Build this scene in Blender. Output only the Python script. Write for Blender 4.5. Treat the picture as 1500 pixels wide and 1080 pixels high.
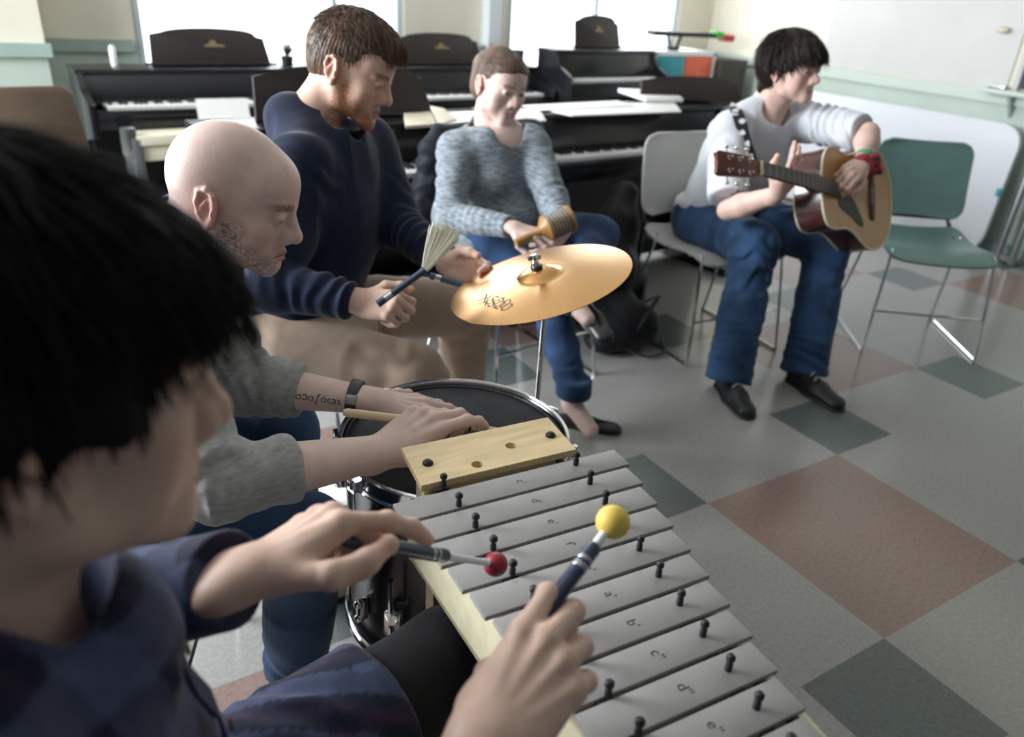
import bpy, bmesh, math, random
import numpy as np
from mathutils import Vector, Matrix
random.seed(7); rng = np.random.RandomState(11)
for o in list(bpy.data.objects): bpy.data.objects.remove(o)
SC = bpy.context.scene
COL = SC.collection

# ------------------------------------------------------------------ camera
CAM_H = 1.38235
FPX = 1126.81
YAW, PITCH, ROLL = 0.575689, 0.465011, 0.0661100
_cy, _sy = math.cos(YAW), math.sin(YAW)
CF = np.array([_sy*math.cos(PITCH), _cy*math.cos(PITCH), -math.sin(PITCH)])
_r0 = np.array([_cy, -_sy, 0.0]); _u0 = np.cross(_r0, CF)
CR = math.cos(ROLL)*_r0 + math.sin(ROLL)*_u0
CU = -math.sin(ROLL)*_r0 + math.cos(ROLL)*_u0
CP = np.array([0, 0, CAM_H])
cam = bpy.data.cameras.new('camera'); camo = bpy.data.objects.new('camera', cam); COL.objects.link(camo)
M = Matrix.Identity(4)
for i in range(3):
    M[i][0] = CR[i]; M[i][1] = CU[i]; M[i][2] = -CF[i]; M[i][3] = CP[i]
camo.matrix_world = M
cam.sensor_fit = 'HORIZONTAL'; cam.sensor_width = 36.0; cam.lens = FPX/1500*36.0
cam.clip_start = 0.02
cam.dof.use_dof = True; cam.dof.focus_distance = 1.22; cam.dof.aperture_fstop = 3.2
SC.camera = camo

# ------------------------------------------------------------------ light
SC.view_settings.view_transform = 'Standard'; SC.view_settings.look = 'None'
SC.view_settings.gamma = 1.0; SC.view_settings.use_curve_mapping = False
SC.view_settings.exposure = -0.28
world = bpy.data.worlds.new('world'); SC.world = world; world.use_nodes = True
bg = world.node_tree.nodes['Background']; bg.inputs[0].default_value = (0.75, 0.85, 1.0, 1); bg.inputs[1].default_value = 0.16
def area(name, loc, target, sx, sy, power, col):
    l = bpy.data.lights.new(name, 'AREA'); l.shape = 'RECTANGLE'; l.size = sx; l.size_y = sy; l.energy = power; l.color = col
    o = bpy.data.objects.new(name, l); COL.objects.link(o); o.location = loc
    d = Vector(target)-Vector(loc); o.rotation_euler = d.to_track_quat('-Z', 'Y').to_euler(); return o
# daylight coming in through the tall windows of the left wall (outside the frame) and of the back wall
lw = area('daylight_left_window', (-2.25, 3.2, 1.8), (0.9, 1.75, 0.85), 2.3, 1.9, 330, (0.90, 0.95, 1.0)); lw.data.spread = math.radians(140)
area('daylight_back_window', (1.75, 4.95, 1.75), (1.75, 1.5, 0.6), 1.6, 1.5, 38, (0.92, 0.96, 1.0))
area('daylight_back_window_right', (4.1, 4.95, 1.75), (3.4, 1.5, 0.6), 1.4, 1.5, 24, (0.92, 0.96, 1.0))

# ------------------------------------------------------------------ helpers
def nz(v):
    v = np.asarray(v, float); return v/np.linalg.norm(v)
def V3(*a): return np.array(a, float)

def material(name, col, rough=0.5, metal=0.0, spec=0.5, var=0.0, vscale=8.0, bump=0.0, bscale=60.0, attr=None, sss=0.0, sheen=0.0, coat=0.0,
             emit=None, estr=0.0, stretch=None, col2=None, ramp=(0.35, 0.65), trans=0.0, alpha=1.0):
    m = bpy.data.materials.new(name); m.use_nodes = True
    nt = m.node_tree; b = nt.nodes['Principled BSDF']; N = nt.nodes.new; L = nt.links.new
    b.inputs['Roughness'].default_value = rough; b.inputs['Metallic'].default_value = metal
    b.inputs['Specular IOR Level'].default_value = spec
    b.inputs['Base Color'].default_value = (*col, 1)
    tc = N('ShaderNodeTexCoord'); mp = N('ShaderNodeMapping'); L(tc.outputs['Object'], mp.inputs['Vector'])
    if stretch: mp.inputs['Scale'].default_value = stretch
    src = None
    if attr:
        a = N('ShaderNodeAttribute'); a.attribute_name = attr; src = a.outputs['Color']
    if var > 0 or col2:
        n = N('ShaderNodeTexNoise'); n.inputs['Scale'].default_value = vscale; n.inputs['Detail'].default_value = 4
        L(mp.outputs[0], n.inputs['Vector'])
        r = N('ShaderNodeValToRGB'); L(n.outputs['Fac'], r.inputs[0])
        r.color_ramp.elements[0].position = ramp[0]; r.color_ramp.elements[1].position = ramp[1]
        if col2:
            r.color_ramp.elements[0].color = (*col, 1); r.color_ramp.elements[1].color = (*col2, 1)
        else:
            r.color_ramp.elements[0].color = (1-var, 1-var, 1-var, 1); r.color_ramp.elements[1].color = (1+var, 1+var, 1+var, 1)
        if col2 and not attr: src = r.outputs[0]
        else:
            mx = N('ShaderNodeMix'); mx.data_type = 'RGBA'; mx.blend_type = 'MULTIPLY'; mx.inputs[0].default_value = 1
            if src is not None: L(src, mx.inputs[6])
            else: mx.inputs[6].default_value = (*col, 1)
            L(r.outputs[0], mx.inputs[7]); src = mx.outputs[2]
    if src is not None: L(src, b.inputs['Base Color'])
    if bump > 0:
        n2 = N('ShaderNodeTexNoise'); n2.inputs['Scale'].default_value = bscale; n2.inputs['Detail'].default_value = 3
        L(mp.outputs[0], n2.inputs['Vector'])
        bp = N('ShaderNodeBump'); bp.inputs['Strength'].default_value = bump; bp.inputs['Distance'].default_value = 0.01
        L(n2.outputs['Fac'], bp.inputs['Height']); L(bp.outputs[0], b.inputs['Normal'])
    if sss > 0:
        b.inputs['Subsurface Weight'].default_value = sss; b.inputs['Subsurface Radius'].default_value = (1.0, 0.35, 0.18)
        b.inputs['Subsurface Scale'].default_value = 0.012
    if sheen > 0: b.inputs['Sheen Weight'].default_value = sheen; b.inputs['Sheen Roughness'].default_value = 0.4
    if coat > 0: b.inputs['Coat Weight'].default_value = coat; b.inputs['Coat Roughness'].default_value = 0.12
    if trans > 0: b.inputs['Transmission Weight'].default_value = trans
    if emit: b.inputs['Emission Color'].default_value = (*emit, 1); b.inputs['Emission Strength'].default_value = estr
    return m

def link_mesh(name, me, mat, parent=None, origin=None):
    o = bpy.data.objects.new(name, me); COL.objects.link(o)
    if mat is not None and not me.materials: me.materials.append(mat)
    if parent is not None: o.parent = parent
    if origin is not None: o.location = origin
    return o
def tag(o, label=None, cat=None, group=None, kind=None):
    if label: o['label'] = label
    if cat: o['category'] = cat
    if group: o['group'] = group
    if kind: o['kind'] = kind
    return o
def thing(name, label, cat, loc=(0, 0, 0), rz=0.0, group=None):
    o = bpy.data.objects.new(name, None); COL.objects.link(o); o.empty_display_size = 0.05
    o.location = tuple(loc); o.rotation_euler = (0, 0, rz)
    return tag(o, label, cat, group)
def copy_tree(o, parent=None):
    c = o.copy(); COL.objects.link(c)
    if parent is not None: c.parent = parent
    for ch in list(o.children): copy_tree(ch, c)
    return c

class MB:
    "collects simple solids and links them as one mesh"
    def __init__(s): s.bm = bmesh.new()
    def _xf(s, vs, rot, loc):
        Mx = Matrix.Translation(Vector(tuple(loc)))
        if rot is not None: Mx = Mx @ (rot.to_4x4() if isinstance(rot, Matrix) else Matrix.Rotation(rot, 4, 'Z'))
        bmesh.ops.transform(s.bm, matrix=Mx, verts=vs)
    def box(s, c, size, bev=0.0, rot=None, seg=2):
        r = bmesh.ops.create_cube(s.bm, size=1.0); vs = r['verts']
        bmesh.ops.scale(s.bm, vec=Vector(tuple(size)), verts=vs)
        if bev > 0:
            es = list({e for v in vs for e in v.link_edges})
            q = bmesh.ops.bevel(s.bm, geom=es, offset=bev, segments=seg, affect='EDGES', profile=0.5)
            vs = list({v for f in q['faces'] for v in f.verts} | {v for v in vs if v.is_valid})
        s._xf(vs, rot, c); return s
    def cyl(s, a, b, r, r2=None, n=16, cap=True):
        a = Vector(tuple(a)); b = Vector(tuple(b)); d = b-a
        q = bmesh.ops.create_cone(s.bm, cap_ends=cap, segments=n, radius1=r, radius2=r if r2 is None else r2, depth=d.length)
        Mx = Matrix.Translation((a+b)/2) @ d.to_track_quat('Z', 'Y').to_matrix().to_4x4()
        bmesh.ops.transform(s.bm, matrix=Mx, verts=q['verts']); return s
    def ball(s, c, r, n=16, scale=None):
        q = bmesh.ops.create_uvsphere(s.bm, u_segments=n, v_segments=max(6, n//2), radius=r)
        if scale is not None: bmesh.ops.scale(s.bm, vec=Vector(tuple(scale)), verts=q['verts'])
        bmesh.ops.translate(s.bm, vec=Vector(tuple(c)), verts=q['verts']); return s
    def tube(s, pts, r, n=8, closed=False, sub=0, radii=None, flat=None):
        P = [np.array(p, float) for p in pts]
        if sub:
            out = []; m = len(P)
            rng_ = range(m if closed else m-1); rr = []
            for i in rng_:
                p0 = P[(i-1) % m] if (closed or i > 0) else 2*P[0]-P[1]
                p1 = P[i]; p2 = P[(i+1) % m]
                p3 = P[(i+2) % m] if (closed or i+2 < m) else 2*P[-1]-P[-2]
                for k in range(sub):
                    t = k/sub
                    out.append(0.5*((2*p1)+(-p0+p2)*t+(2*p0-5*p1+4*p2-p3)*t*t+(-p0+3*p1-3*p2+p3)*t**3))
                    if radii is not None: rr.append(radii[i]*(1-t)+radii[(i+1) % m]*t)
            if not closed:
                out.append(P[-1])
                if radii is not None: rr.append(radii[-1])
            P = out
            if radii is not None: radii = rr
        m = len(P); rings = []; up = np.array([0, 0, 1.0])
        t0 = nz(P[1]-P[0])
        if abs(t0@up) > .9: up = np.array([1.0, 0, 0])
        nrm = nz(up-(up@t0)*t0)
        for i in range(m):
            if closed: t = nz(P[(i+1) % m]-P[(i-1) % m])
            else: t = nz(P[min(i+1, m-1)]-P[max(i-1, 0)])
            nrm = nz(nrm-(nrm@t)*t); bi = np.cross(t, nrm)
            rad = r if radii is None else radii[i]
            fl = 1.0 if flat is None else flat
            rings.append([s.bm.verts.new(tuple(P[i]+rad*(math.cos(2*math.pi*k/n)*nrm*fl+math.sin(2*math.pi*k/n)*bi))) for k in range(n)])
        for i in range(m if closed else m-1):
            A, B = rings[i], rings[(i+1) % m]
            for k in range(n): s.bm.faces.new((A[k], A[(k+1) % n], B[(k+1) % n], B[k]))
        if not closed:
            s.bm.faces.new(rings[0][::-1]); s.bm.faces.new(rings[-1])
        return s
    def lathe(s, prof, n=48, c=(0, 0, 0), axis=None):
        "profile of (r, z) points turned about z (or the given axis)"
        R = Matrix.Identity(3) if axis is None else Vector(tuple(axis)).to_track_quat('Z', 'Y').to_matrix()
        cc = Vector(tuple(c)); rings = []
        for (r, z) in prof:
            if r < 1e-6: rings.append([s.bm.verts.new(cc+R@Vector((0, 0, z)))])
            else: rings.append([s.bm.verts.new(cc+R@Vector((r*math.cos(2*math.pi*k/n), r*math.sin(2*math.pi*k/n), z))) for k in range(n)])
        for A, B in zip(rings, rings[1:]):
            for k in range(n):
                k2 = (k+1) % n
                if len(A) == 1 and len(B) == 1: continue
                if len(A) == 1: s.bm.faces.new((A[0], B[k2], B[k]))
                elif len(B) == 1: s.bm.faces.new((A[k], A[k2], B[0]))
                else: s.bm.faces.new((A[k], A[k2], B[k2], B[k]))
        return s
    def prism(s, pts, o, ux, uy, un, t, bev=0.0):
        "outline pts (u,v) in plane o,ux,uy extruded t along un"
        o = np.array(o, float); ux = np.array(ux, float); uy = np.array(uy, float); un = np.array(un, float)
        a = [s.bm.verts.new(tuple(o+ux*p[0]+uy*p[1])) for p in pts]
        b = [s.bm.verts.new(tuple(o+ux*p[0]+uy*p[1]+un*t)) for p in pts]
        n = len(pts); fs = [s.bm.faces.new(a[::-1]), s.bm.faces.new(b)]
        for k in range(n): fs.append(s.bm.faces.new((a[k], a[(k+1) % n], b[(k+1) % n], b[k])))
        if bev > 0:
            es = list(set(fs[0].edges) | set(fs[1].edges))
            bmesh.ops.bevel(s.bm, geom=es, offset=bev, segments=2, affect='EDGES', profile=0.5)
        return s
    def build(s, name, mat, parent=None, loc=None, smooth=40):
        bmesh.ops.recalc_face_normals(s.bm, faces=s.bm.faces[:])
        me = bpy.data.meshes.new(name); s.bm.to_mesh(me); s.bm.free()
        if smooth:
            me.polygons.foreach_set('use_smooth', np.ones(len(me.polygons), bool))
            try: me.set_sharp_from_angle(angle=math.radians(smooth))
            except Exception: pass
        return link_mesh(name, me, mat, parent, loc)

def text_mesh(s, size, extrude=0.0):
    cu = bpy.data.curves.new('text', 'FONT'); cu.body = s; cu.size = size; cu.extrude = extrude; cu.align_x = 'CENTER'; cu.align_y = 'CENTER'
    o = bpy.data.objects.new('text', cu); COL.objects.link(o)
    dg = bpy.context.evaluated_depsgraph_get(); me = bpy.data.meshes.new_from_object(o.evaluated_get(dg))
    bpy.data.objects.remove(o); me.materials.clear(); return me

# ------------------------------------------------------------------ signed-distance modelling of soft shapes
_T = np.random.RandomState(3).rand(32, 32, 32).astype(np.float32)
def vnoise(P):
    F = np.floor(P); f = (P-F).astype(np.float32); I = F.astype(np.int32) & 31; J = (I+1) & 31
    f = f*f*(3-2*f); x, y, z = f[:, 0], f[:, 1], f[:, 2]
    a = _T[I[:, 0], I[:, 1], I[:, 2]]*(1-x)+_T[J[:, 0], I[:, 1], I[:, 2]]*x
    b = _T[I[:, 0], J[:, 1], I[:, 2]]*(1-x)+_T[J[:, 0], J[:, 1], I[:, 2]]*x
    c = _T[I[:, 0], I[:, 1], J[:, 2]]*(1-x)+_T[J[:, 0], I[:, 1], J[:, 2]]*x
    d = _T[I[:, 0], J[:, 1], J[:, 2]]*(1-x)+_T[J[:, 0], J[:, 1], J[:, 2]]*x
    return (a*(1-y)+b*y)*(1-z)+(c*(1-y)+d*y)*z-0.5
class SDF:
    def __init__(s): s.p = []
    def add(s, f, c, r, k=0.01, op='u'): s.p.append((f, np.asarray(c, float), float(r), k, op)); return s
    def rc(s, a, b, ra, rb, k=0.012, op='u', n=None, fl=1.0, wr=None):
        "tapered capsule; n, fl flatten it along n; wr=(amplitude, wavelength) rings it with creases"
        a = np.asarray(a, float); b = np.asarray(b, float); M3 = None
        if n is not None:
            n = nz(n); M3 = np.eye(3)+np.outer(n, n)*(1/fl-1)
        a2, b2 = (a, b) if M3 is None else (a@M3, b@M3)
        ab = b2-a2; L2 = max(ab@ab, 1e-9); Lr = np.linalg.norm(b-a)
        sc = 1.0 if M3 is None else min(1, (fl+1)/2)
        def f(P):
            Q = P if M3 is None else P@M3
            Q = Q-a2; t = np.clip((Q@ab)/L2, 0, 1)
            d = np.sqrt(((Q-t[:, None]*ab)**2).sum(1))-(ra+(rb-ra)*t)
            if wr is not None:
                d = d+wr[0]*np.sin(2*np.pi*t*Lr/wr[1]+15*vnoise(P*7)+5*vnoise(P*19))*np.clip(.40+2.4*vnoise(P*6.5+5), 0, 1.4)
            return d*sc
        s.add(f, (a+b)/2, Lr/2+max(ra, rb)*max(1, fl)+0.02, k, op); return s
    def chain(s, pts, rad, k=0.012, **kw):
        for i in range(len(pts)-1): s.rc(pts[i], pts[i+1], rad[i], rad[i+1], k=k, **kw)
        return s
    def ell(s, c, r, R=None, k=0.012, op='u'):
        "ellipsoid; rows of R are its axes"
        c = np.asarray(c, float); r = np.asarray(r, float); Rm = np.eye(3) if R is None else np.asarray(R, float)
        def f(P):
            q = (P-c)@Rm.T; k0 = np.sqrt(((q/r)**2).sum(1)); k1 = np.sqrt(((q/(r*r))**2).sum(1))+1e-9
            return k0*(k0-1)/k1
        s.add(f, c, r.max(), k, op); return s
    def box(s, c, h, R=None, rd=0.005, k=0.01, op='u'):
        c = np.asarray(c, float); h = np.asarray(h, float); Rm = np.eye(3) if R is None else np.asarray(R, float)
        def f(P):
            q = np.abs((P-c)@Rm.T)-(h-rd)
            return np.sqrt((np.maximum(q, 0)**2).sum(1))+np.minimum(q.max(1), 0)-rd
        s.add(f, c, np.linalg.norm(h), k, op); return s
    def cc(s, a, b, ra, rb, rd=0.004, k=0.008, op='u', n=None, fl=1.0, wr=None):
        "tapered cylinder with flat, slightly rounded ends"
        a = np.asarray(a, float); b = np.asarray(b, float); ab = b-a; L = np.linalg.norm(ab); u = ab/L
        nn = None if n is None else nz(n)
        def f(P):
            Q = P-a; t = Q@u; w = Q-t[:, None]*u
            if nn is not None: w = w+np.outer(w@nn, nn)*(1/fl-1)
            rr = ra+(rb-ra)*np.clip(t/L, 0, 1)
            x = np.sqrt((w*w).sum(1))-rr
            if wr is not None: x = x+wr[0]*np.sin(2*np.pi*t/wr[1]+15*vnoise(P*7)+5*vnoise(P*19))*np.clip(.40+2.4*vnoise(P*6.5+5), 0, 1.4)
            x = x+rd; y = np.abs(t-L/2)-L/2+rd
            return np.minimum(np.maximum(x, y), 0)+np.sqrt(np.maximum(x, 0)**2+np.maximum(y, 0)**2)-rd
        s.add(f, (a+b)/2, math.hypot(L/2, max(ra, rb)*max(1, fl))+0.01, k, op); return s
    def plane(s, p, n, k=0.004):
        "keep only the side the normal points away from"
        p = np.asarray(p, float); n = nz(n)
        s.add(lambda P: (P-p)@n, p, 99.0, k, 'i'); return s
    def ev(s, P, prims=None):
        d = np.full(len(P), 1.0)
        for (f, c, r, k, op) in (s.p if prims is None else prims):
            e = f(P)
            if op == 'u':
                h = np.clip(.5+.5*(d-e)/k, 0, 1); d = d+(e-d)*h-k*h*(1-h)
            elif op == 's':
                e = -e; h = np.clip(.5+.5*(e-d)/k, 0, 1); d = d+(e-d)*h+k*h*(1-h)
            else:
                h = np.clip(.5+.5*(e-d)/k, 0, 1); d = d+(e-d)*h+k*h*(1-h)
        return d
    def bounds(s):
        C_ = [(c-r, c+r) for (f, c, r, k, op) in s.p if op == 'u']
        return np.min([x[0] for x in C_], 0), np.max([x[1] for x in C_], 0)
    def arrays(s, h, disp=None, lo=None, hi=None, B=16):
        l0, h0 = s.bounds(); lo = l0 if lo is None else np.maximum(lo, l0); hi = h0 if hi is None else np.minimum(hi, h0)
        lo = lo-2*h; nb = np.ceil((hi+2*h-lo)/(B*h)).astype(int); nb = np.maximum(nb, 1)
        D = np.empty(tuple(nb*B+1), np.float32)
        g = np.stack(np.meshgrid(*[np.arange(n) for n in nb], indexing='ij'), -1).reshape(-1, 3)
        cen = lo+(g+.5)*B*h; half = B*h*.5*1.7321
        dc = s.ev(cen)
        Cc = np.array([p[1] for p in s.p]); Rr = np.array([p[2] for p in s.p]); Kk = np.array([p[3] for p in s.p])
        loc = np.stack(np.meshgrid(*[np.arange(B+1)]*3, indexing='ij'), -1).reshape(-1, 3)*h
        for gi, c, d0 in zip(g, cen, dc):
            i, j, k = gi*B
            if abs(d0) > half*1.5+0.02:
                D[i:i+B+1, j:j+B+1, k:k+B+1] = 1.0 if d0 > 0 else -1.0
        for gi, c, d0 in zip(g, cen, dc):
            if abs(d0) > half*1.5+0.02: continue
            i, j, k = gi*B
            near = np.linalg.norm(Cc-c, axis=1) < Rr+half+Kk+0.004
            pr = [p for p, q in zip(s.p, near) if q]
            P = lo+gi*B*h+loc
            v = s.ev(P, pr)
            if disp is not None: v = v+disp(P)
            D[i:i+B+1, j:j+B+1, k:k+B+1] = v.reshape(B+1, B+1, B+1)
        S_ = D < 0
        cnt = np.zeros(tuple(np.array(D.shape)-1), np.uint8)
        for a in (0, 1):
            for b in (0, 1):
                for c in (0, 1): cnt += S_[a:a+cnt.shape[0], b:b+cnt.shape[1], c:c+cnt.shape[2]]
        I = np.argwhere((cnt > 0) & (cnt < 8))
        if len(I) == 0: return np.zeros((0, 3)), np.zeros((0, 4), int)
        idx = np.full(cnt.shape, -1, np.int32); idx[tuple(I.T)] = np.arange(len(I))
        acc = np.zeros((len(I), 3)); num = np.zeros(len(I))
        cor = [(a, b, c) for a in (0, 1) for b in (0, 1) for c in (0, 1)]
        val = {q: D[I[:, 0]+q[0], I[:, 1]+q[1], I[:, 2]+q[2]] for q in cor}
        for q in cor:
            for ax in range(3):
                if q[ax] == 0:
                    q2 = list(q); q2[ax] = 1; q2 = tuple(q2)
                    a, b = val[q], val[q2]; m = (a < 0) != (b < 0)
                    t = np.where(m, a/np.where(m, a-b, 1), 0)
                    p = np.tile(np.array(q, float), (len(I), 1)); p[:, ax] = t
                    acc[m] += p[m]; num[m] += 1
        Vt = lo+h*(I+acc/num[:, None])
        faces = []
        for ax in range(3):
            u, v = (ax+1) % 3, (ax+2) % 3
            sl0 = [slice(None)]*3; sl1 = [slice(None)]*3; sl0[ax] = slice(0, -1); sl1[ax] = slice(1, None)
            ch = S_[tuple(sl0)] != S_[tuple(sl1)]
            E_ = np.argwhere(ch)
            E_ = E_[(E_[:, u] > 0) & (E_[:, v] > 0) & (E_[:, u] < cnt.shape[u]) & (E_[:, v] < cnt.shape[v])]
            if len(E_) == 0: continue
            q = []
            for du, dv in ((-1, -1), (0, -1), (0, 0), (-1, 0)):
                e = E_.copy(); e[:, u] += du; e[:, v] += dv; q.append(idx[tuple(e.T)])
            q = np.stack(q, 1); ins = S_[tuple(E_.T)]
            q[~ins] = q[~ins][:, ::-1]; faces.append(q)
        Fq = np.concatenate(faces); Fq = Fq[(Fq >= 0).all(1)]
        return Vt, Fq

def np_mesh(name, parts, mat, parent, origin, color=None):
    "joins (verts, quads) arrays into one smooth mesh object"
    Vs, Fs, n = [], [], 0
    for v, f in parts:
        Vs.append(v); Fs.append(f+n); n += len(v)
    V_ = np.concatenate(Vs); F_ = np.concatenate(Fs)
    me = bpy.data.meshes.new(name); me.vertices.add(len(V_)); me.vertices.foreach_set('co', (V_-np.asarray(origin)).astype(np.float32).ravel())
    me.loops.add(len(F_)*4); me.loops.foreach_set('vertex_index', F_.astype(np.int32).ravel())
    me.polygons.add(len(F_)); me.polygons.foreach_set('loop_start', np.arange(0, len(F_)*4, 4, dtype=np.int32))
    me.polygons.foreach_set('use_smooth', np.ones(len(F_), bool))
    me.update(calc_edges=True)
    if color is not None:
        c = np.ones((len(V_), 4), np.float32); c[:, :3] = color(V_)
        a = me.color_attributes.new('Col', 'FLOAT_COLOR', 'POINT'); a.data.foreach_set('color', c.ravel())
    o = link_mesh(name, me, mat, parent, None); return o
# ================================================================== setting
m_wall_up = material('wall_cream', (0.80, 0.755, 0.63), 0.6, var=0.05, vscale=2.0)
m_wall_lo = material('wall_mint', (0.50, 0.58, 0.51), 0.55, var=0.06, vscale=2.0)
m_rail = material('rail_green', (0.36, 0.46, 0.42), 0.45, var=0.05)
m_white = material('white_paint', (0.85, 0.86, 0.86), 0.4)
m_ceil = material('ceiling_white', (0.78, 0.77, 0.73), 0.8)
m_base = material('tile_joint', (0.30, 0.29, 0.27), 0.5)
m_pink = material('tile_pink', (0.275, 0.192, 0.165), 0.20, spec=0.5, var=0.10, vscale=90, bump=0.006, bscale=300)
m_green = material('tile_green', (0.125, 0.148, 0.142), 0.20, spec=0.5, var=0.10, vscale=90, bump=0.006, bscale=300)
m_beige = material('tile_beige', (0.335, 0.328, 0.312), 0.20, spec=0.5, var=0.08, vscale=90, bump=0.006, bscale=300)
m_black = material('black_lacquer', (0.010, 0.010, 0.013), 0.25, spec=0.5, var=0.1)
m_blackm = material('black_satin', (0.014, 0.013, 0.014), 0.45, var=0.1)
m_brownblack = material('brown_black', (0.022, 0.016, 0.015), 0.4)
m_chrome = material('chrome', (0.75, 0.76, 0.78), 0.12, metal=1.0)
m_steel = material('steel', (0.42, 0.43, 0.45), 0.3, metal=1.0)
m_paper = material('paper', (0.82, 0.82, 0.80), 0.7)
m_cream = material('cream_board', (0.66, 0.61, 0.47), 0.6, var=0.06)
m_rubber = material('black_rubber', (0.012, 0.012, 0.014), 0.5)
m_key = material('white_keys', (0.85, 0.85, 0.82), 0.25)
m_gold = material('gold_emblem', (0.30, 0.22, 0.12), 0.4, metal=0.6)

YB = 5.20; XR = 5.15; RAIL = 0.925
f = MB(); f.box((1.45, 1.9, -0.054), (7.5, 6.8, 0.1)); floor = f.build('floor', m_base); tag(floor, kind='structure')
def tile_mesh(w, d, mat, name):
    b = MB(); b.box((0, 0, -0.002), (w-0.0001, d-0.0001, 0.004), bev=0.00012, seg=1)
    o = b.build(name, mat, None, smooth=None); return o
TP, TG = 0.61, 0.305; TX, TY = 1.57219, 0.669316; PER = TP+TG
protos = {}
n_t = 0
def put_tile(kind, x, y, w, d, mat):
    global n_t
    if not (-0.6 < x < 5.15 and -0.1 < y < YB): return
    if kind not in protos: o = tile_mesh(w, d, mat, 'floor_tile'); protos[kind] = o
    else: o = protos[kind].copy(); COL.objects.link(o)
    o.location = (x, y, 0); o.parent = floor; n_t += 1
for i in range(-3, 5):
    for j in range(-2, 6):
        ox, oy = TX+i*PER, TY+j*PER
        if (i+j) % 2 == 0: put_tile('pink', ox+TP/2, oy+TP/2, TP, TP, m_pink)
        else: put_tile('plain', ox+TP/2, oy+TP/2, TP, TP, m_beige)
        put_tile('green', ox+TP+TG/2, oy+TP+TG/2, TG, TG, m_green)
        for q in (0, 1):
            put_tile('beige', ox+TP+TG/2, oy+TG/2+q*TG, TG, TG, m_beige)
            put_tile('beige', ox+TG/2+q*TG, oy+TP+TG/2, TG, TG, m_beige)

def wallbox(name, lo, hi, mat, kind='structure', parent=None):
    lo = np.array(lo, float); hi = np.array(hi, float)
    b = MB(); b.box((lo+hi)/2, hi-lo); o = b.build(name, mat, parent)
    if kind: tag(o, kind=kind)
    return o
H = 2.9
# back wall with two window openings
W1 = (0.66, 2.33); W2 = (3.14, 4.78); WZ0, WZ1 = 0.74, 2.5
b = MB()
for x0, x1, z0, z1 in ((-2.35, W1[0], RAIL, H), (W1[1], W2[0], RAIL, H), (W2[1], XR+.1, RAIL, H), (W1[0], W1[1], WZ1, H), (W2[0], W2[1], WZ1, H)):
    b.box(((x0+x1)/2, YB+.06, (z0+z1)/2), (x1-x0, .12, z1-z0))
wall_back = b.build('wall_back', m_wall_up); tag(wall_back, kind='structure')
b = MB()
for x0, x1, z0, z1 in ((-2.35, W1[0], 0, RAIL), (W1[1], W2[0], 0, RAIL), (W2[1], XR+.1, 0, RAIL), (W1[0], W1[1], 0, WZ0), (W2[0], W2[1], 0, WZ0)):
    b.box(((x0+x1)/2, YB+.06, (z0+z1)/2), (x1-x0, .12, z1-z0))
b.build('wainscot', m_wall_lo, wall_back)
b = MB(); b.box((XR+.06, 1.85, (H+RAIL)/2), (.12, 6.9, H-RAIL)); wall_right = b.build('wall_right', m_wall_up); tag(wall_right, kind='structure')
b = MB(); b.box((XR+.06, 1.85, RAIL/2), (.12, 6.9, RAIL)); b.build('wainscot', m_wall_lo, wall_right)
# left wall with the window opening the daylight comes through
b = MB(); XL = -2.35
for y0, y1, z0, z1 in ((-1.5, 2.3, 0, H), (4.1, YB+.1, 0, H), (2.3, 4.1, 0, .8), (2.3, 4.1, 2.65, H)):
    b.box((XL-.06, (y0+y1)/2, (z0+z1)/2), (.12, y1-y0, z1-z0))
wall_left = b.build('wall_left', m_wall_up); tag(wall_left, kind='structure')
wallbox('ceiling', (XL-.1, -1.5, H), (XR+.1, YB+.1, H+.1), m_ceil)
# chair rails and baseboards
wallbox('trim_1', (-0.2, YB-.025, RAIL-.03), (W1[0]-.02, YB, RAIL+.035), m_rail)
wallbox('trim_2', (W1[1]+.02, YB-.025, RAIL-.03), (W2[0]-.02, YB, RAIL+.035), m_rail)
wallbox('trim_3', (XR-.025, -1.0, RAIL-.03), (XR, YB, RAIL+.035), material('rail_mint', (0.55, 0.63, 0.56), 0.45))
wallbox('baseboard_back', (-1.0, YB-.02, 0), (XR, YB, .10), m_rail)
wallbox('baseboard_right', (XR-.02, -1.0, 0), (XR, YB, .10), m_rail)
# pier that stands out from the back wall at the left
pier = wallbox('wall_pier', (-1.3, YB-.30, 0), (0.19, YB, H), m_wall_lo)
wallbox('upper_plaster', (-1.3, YB-.301, RAIL+.03), (0.191, YB-.0005, H), m_wall_up, None, pier)
wallbox('rail', (-1.3, YB-.33, RAIL-.03), (0.215, YB-.30, RAIL+.035), m_rail, None, pier)
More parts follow.
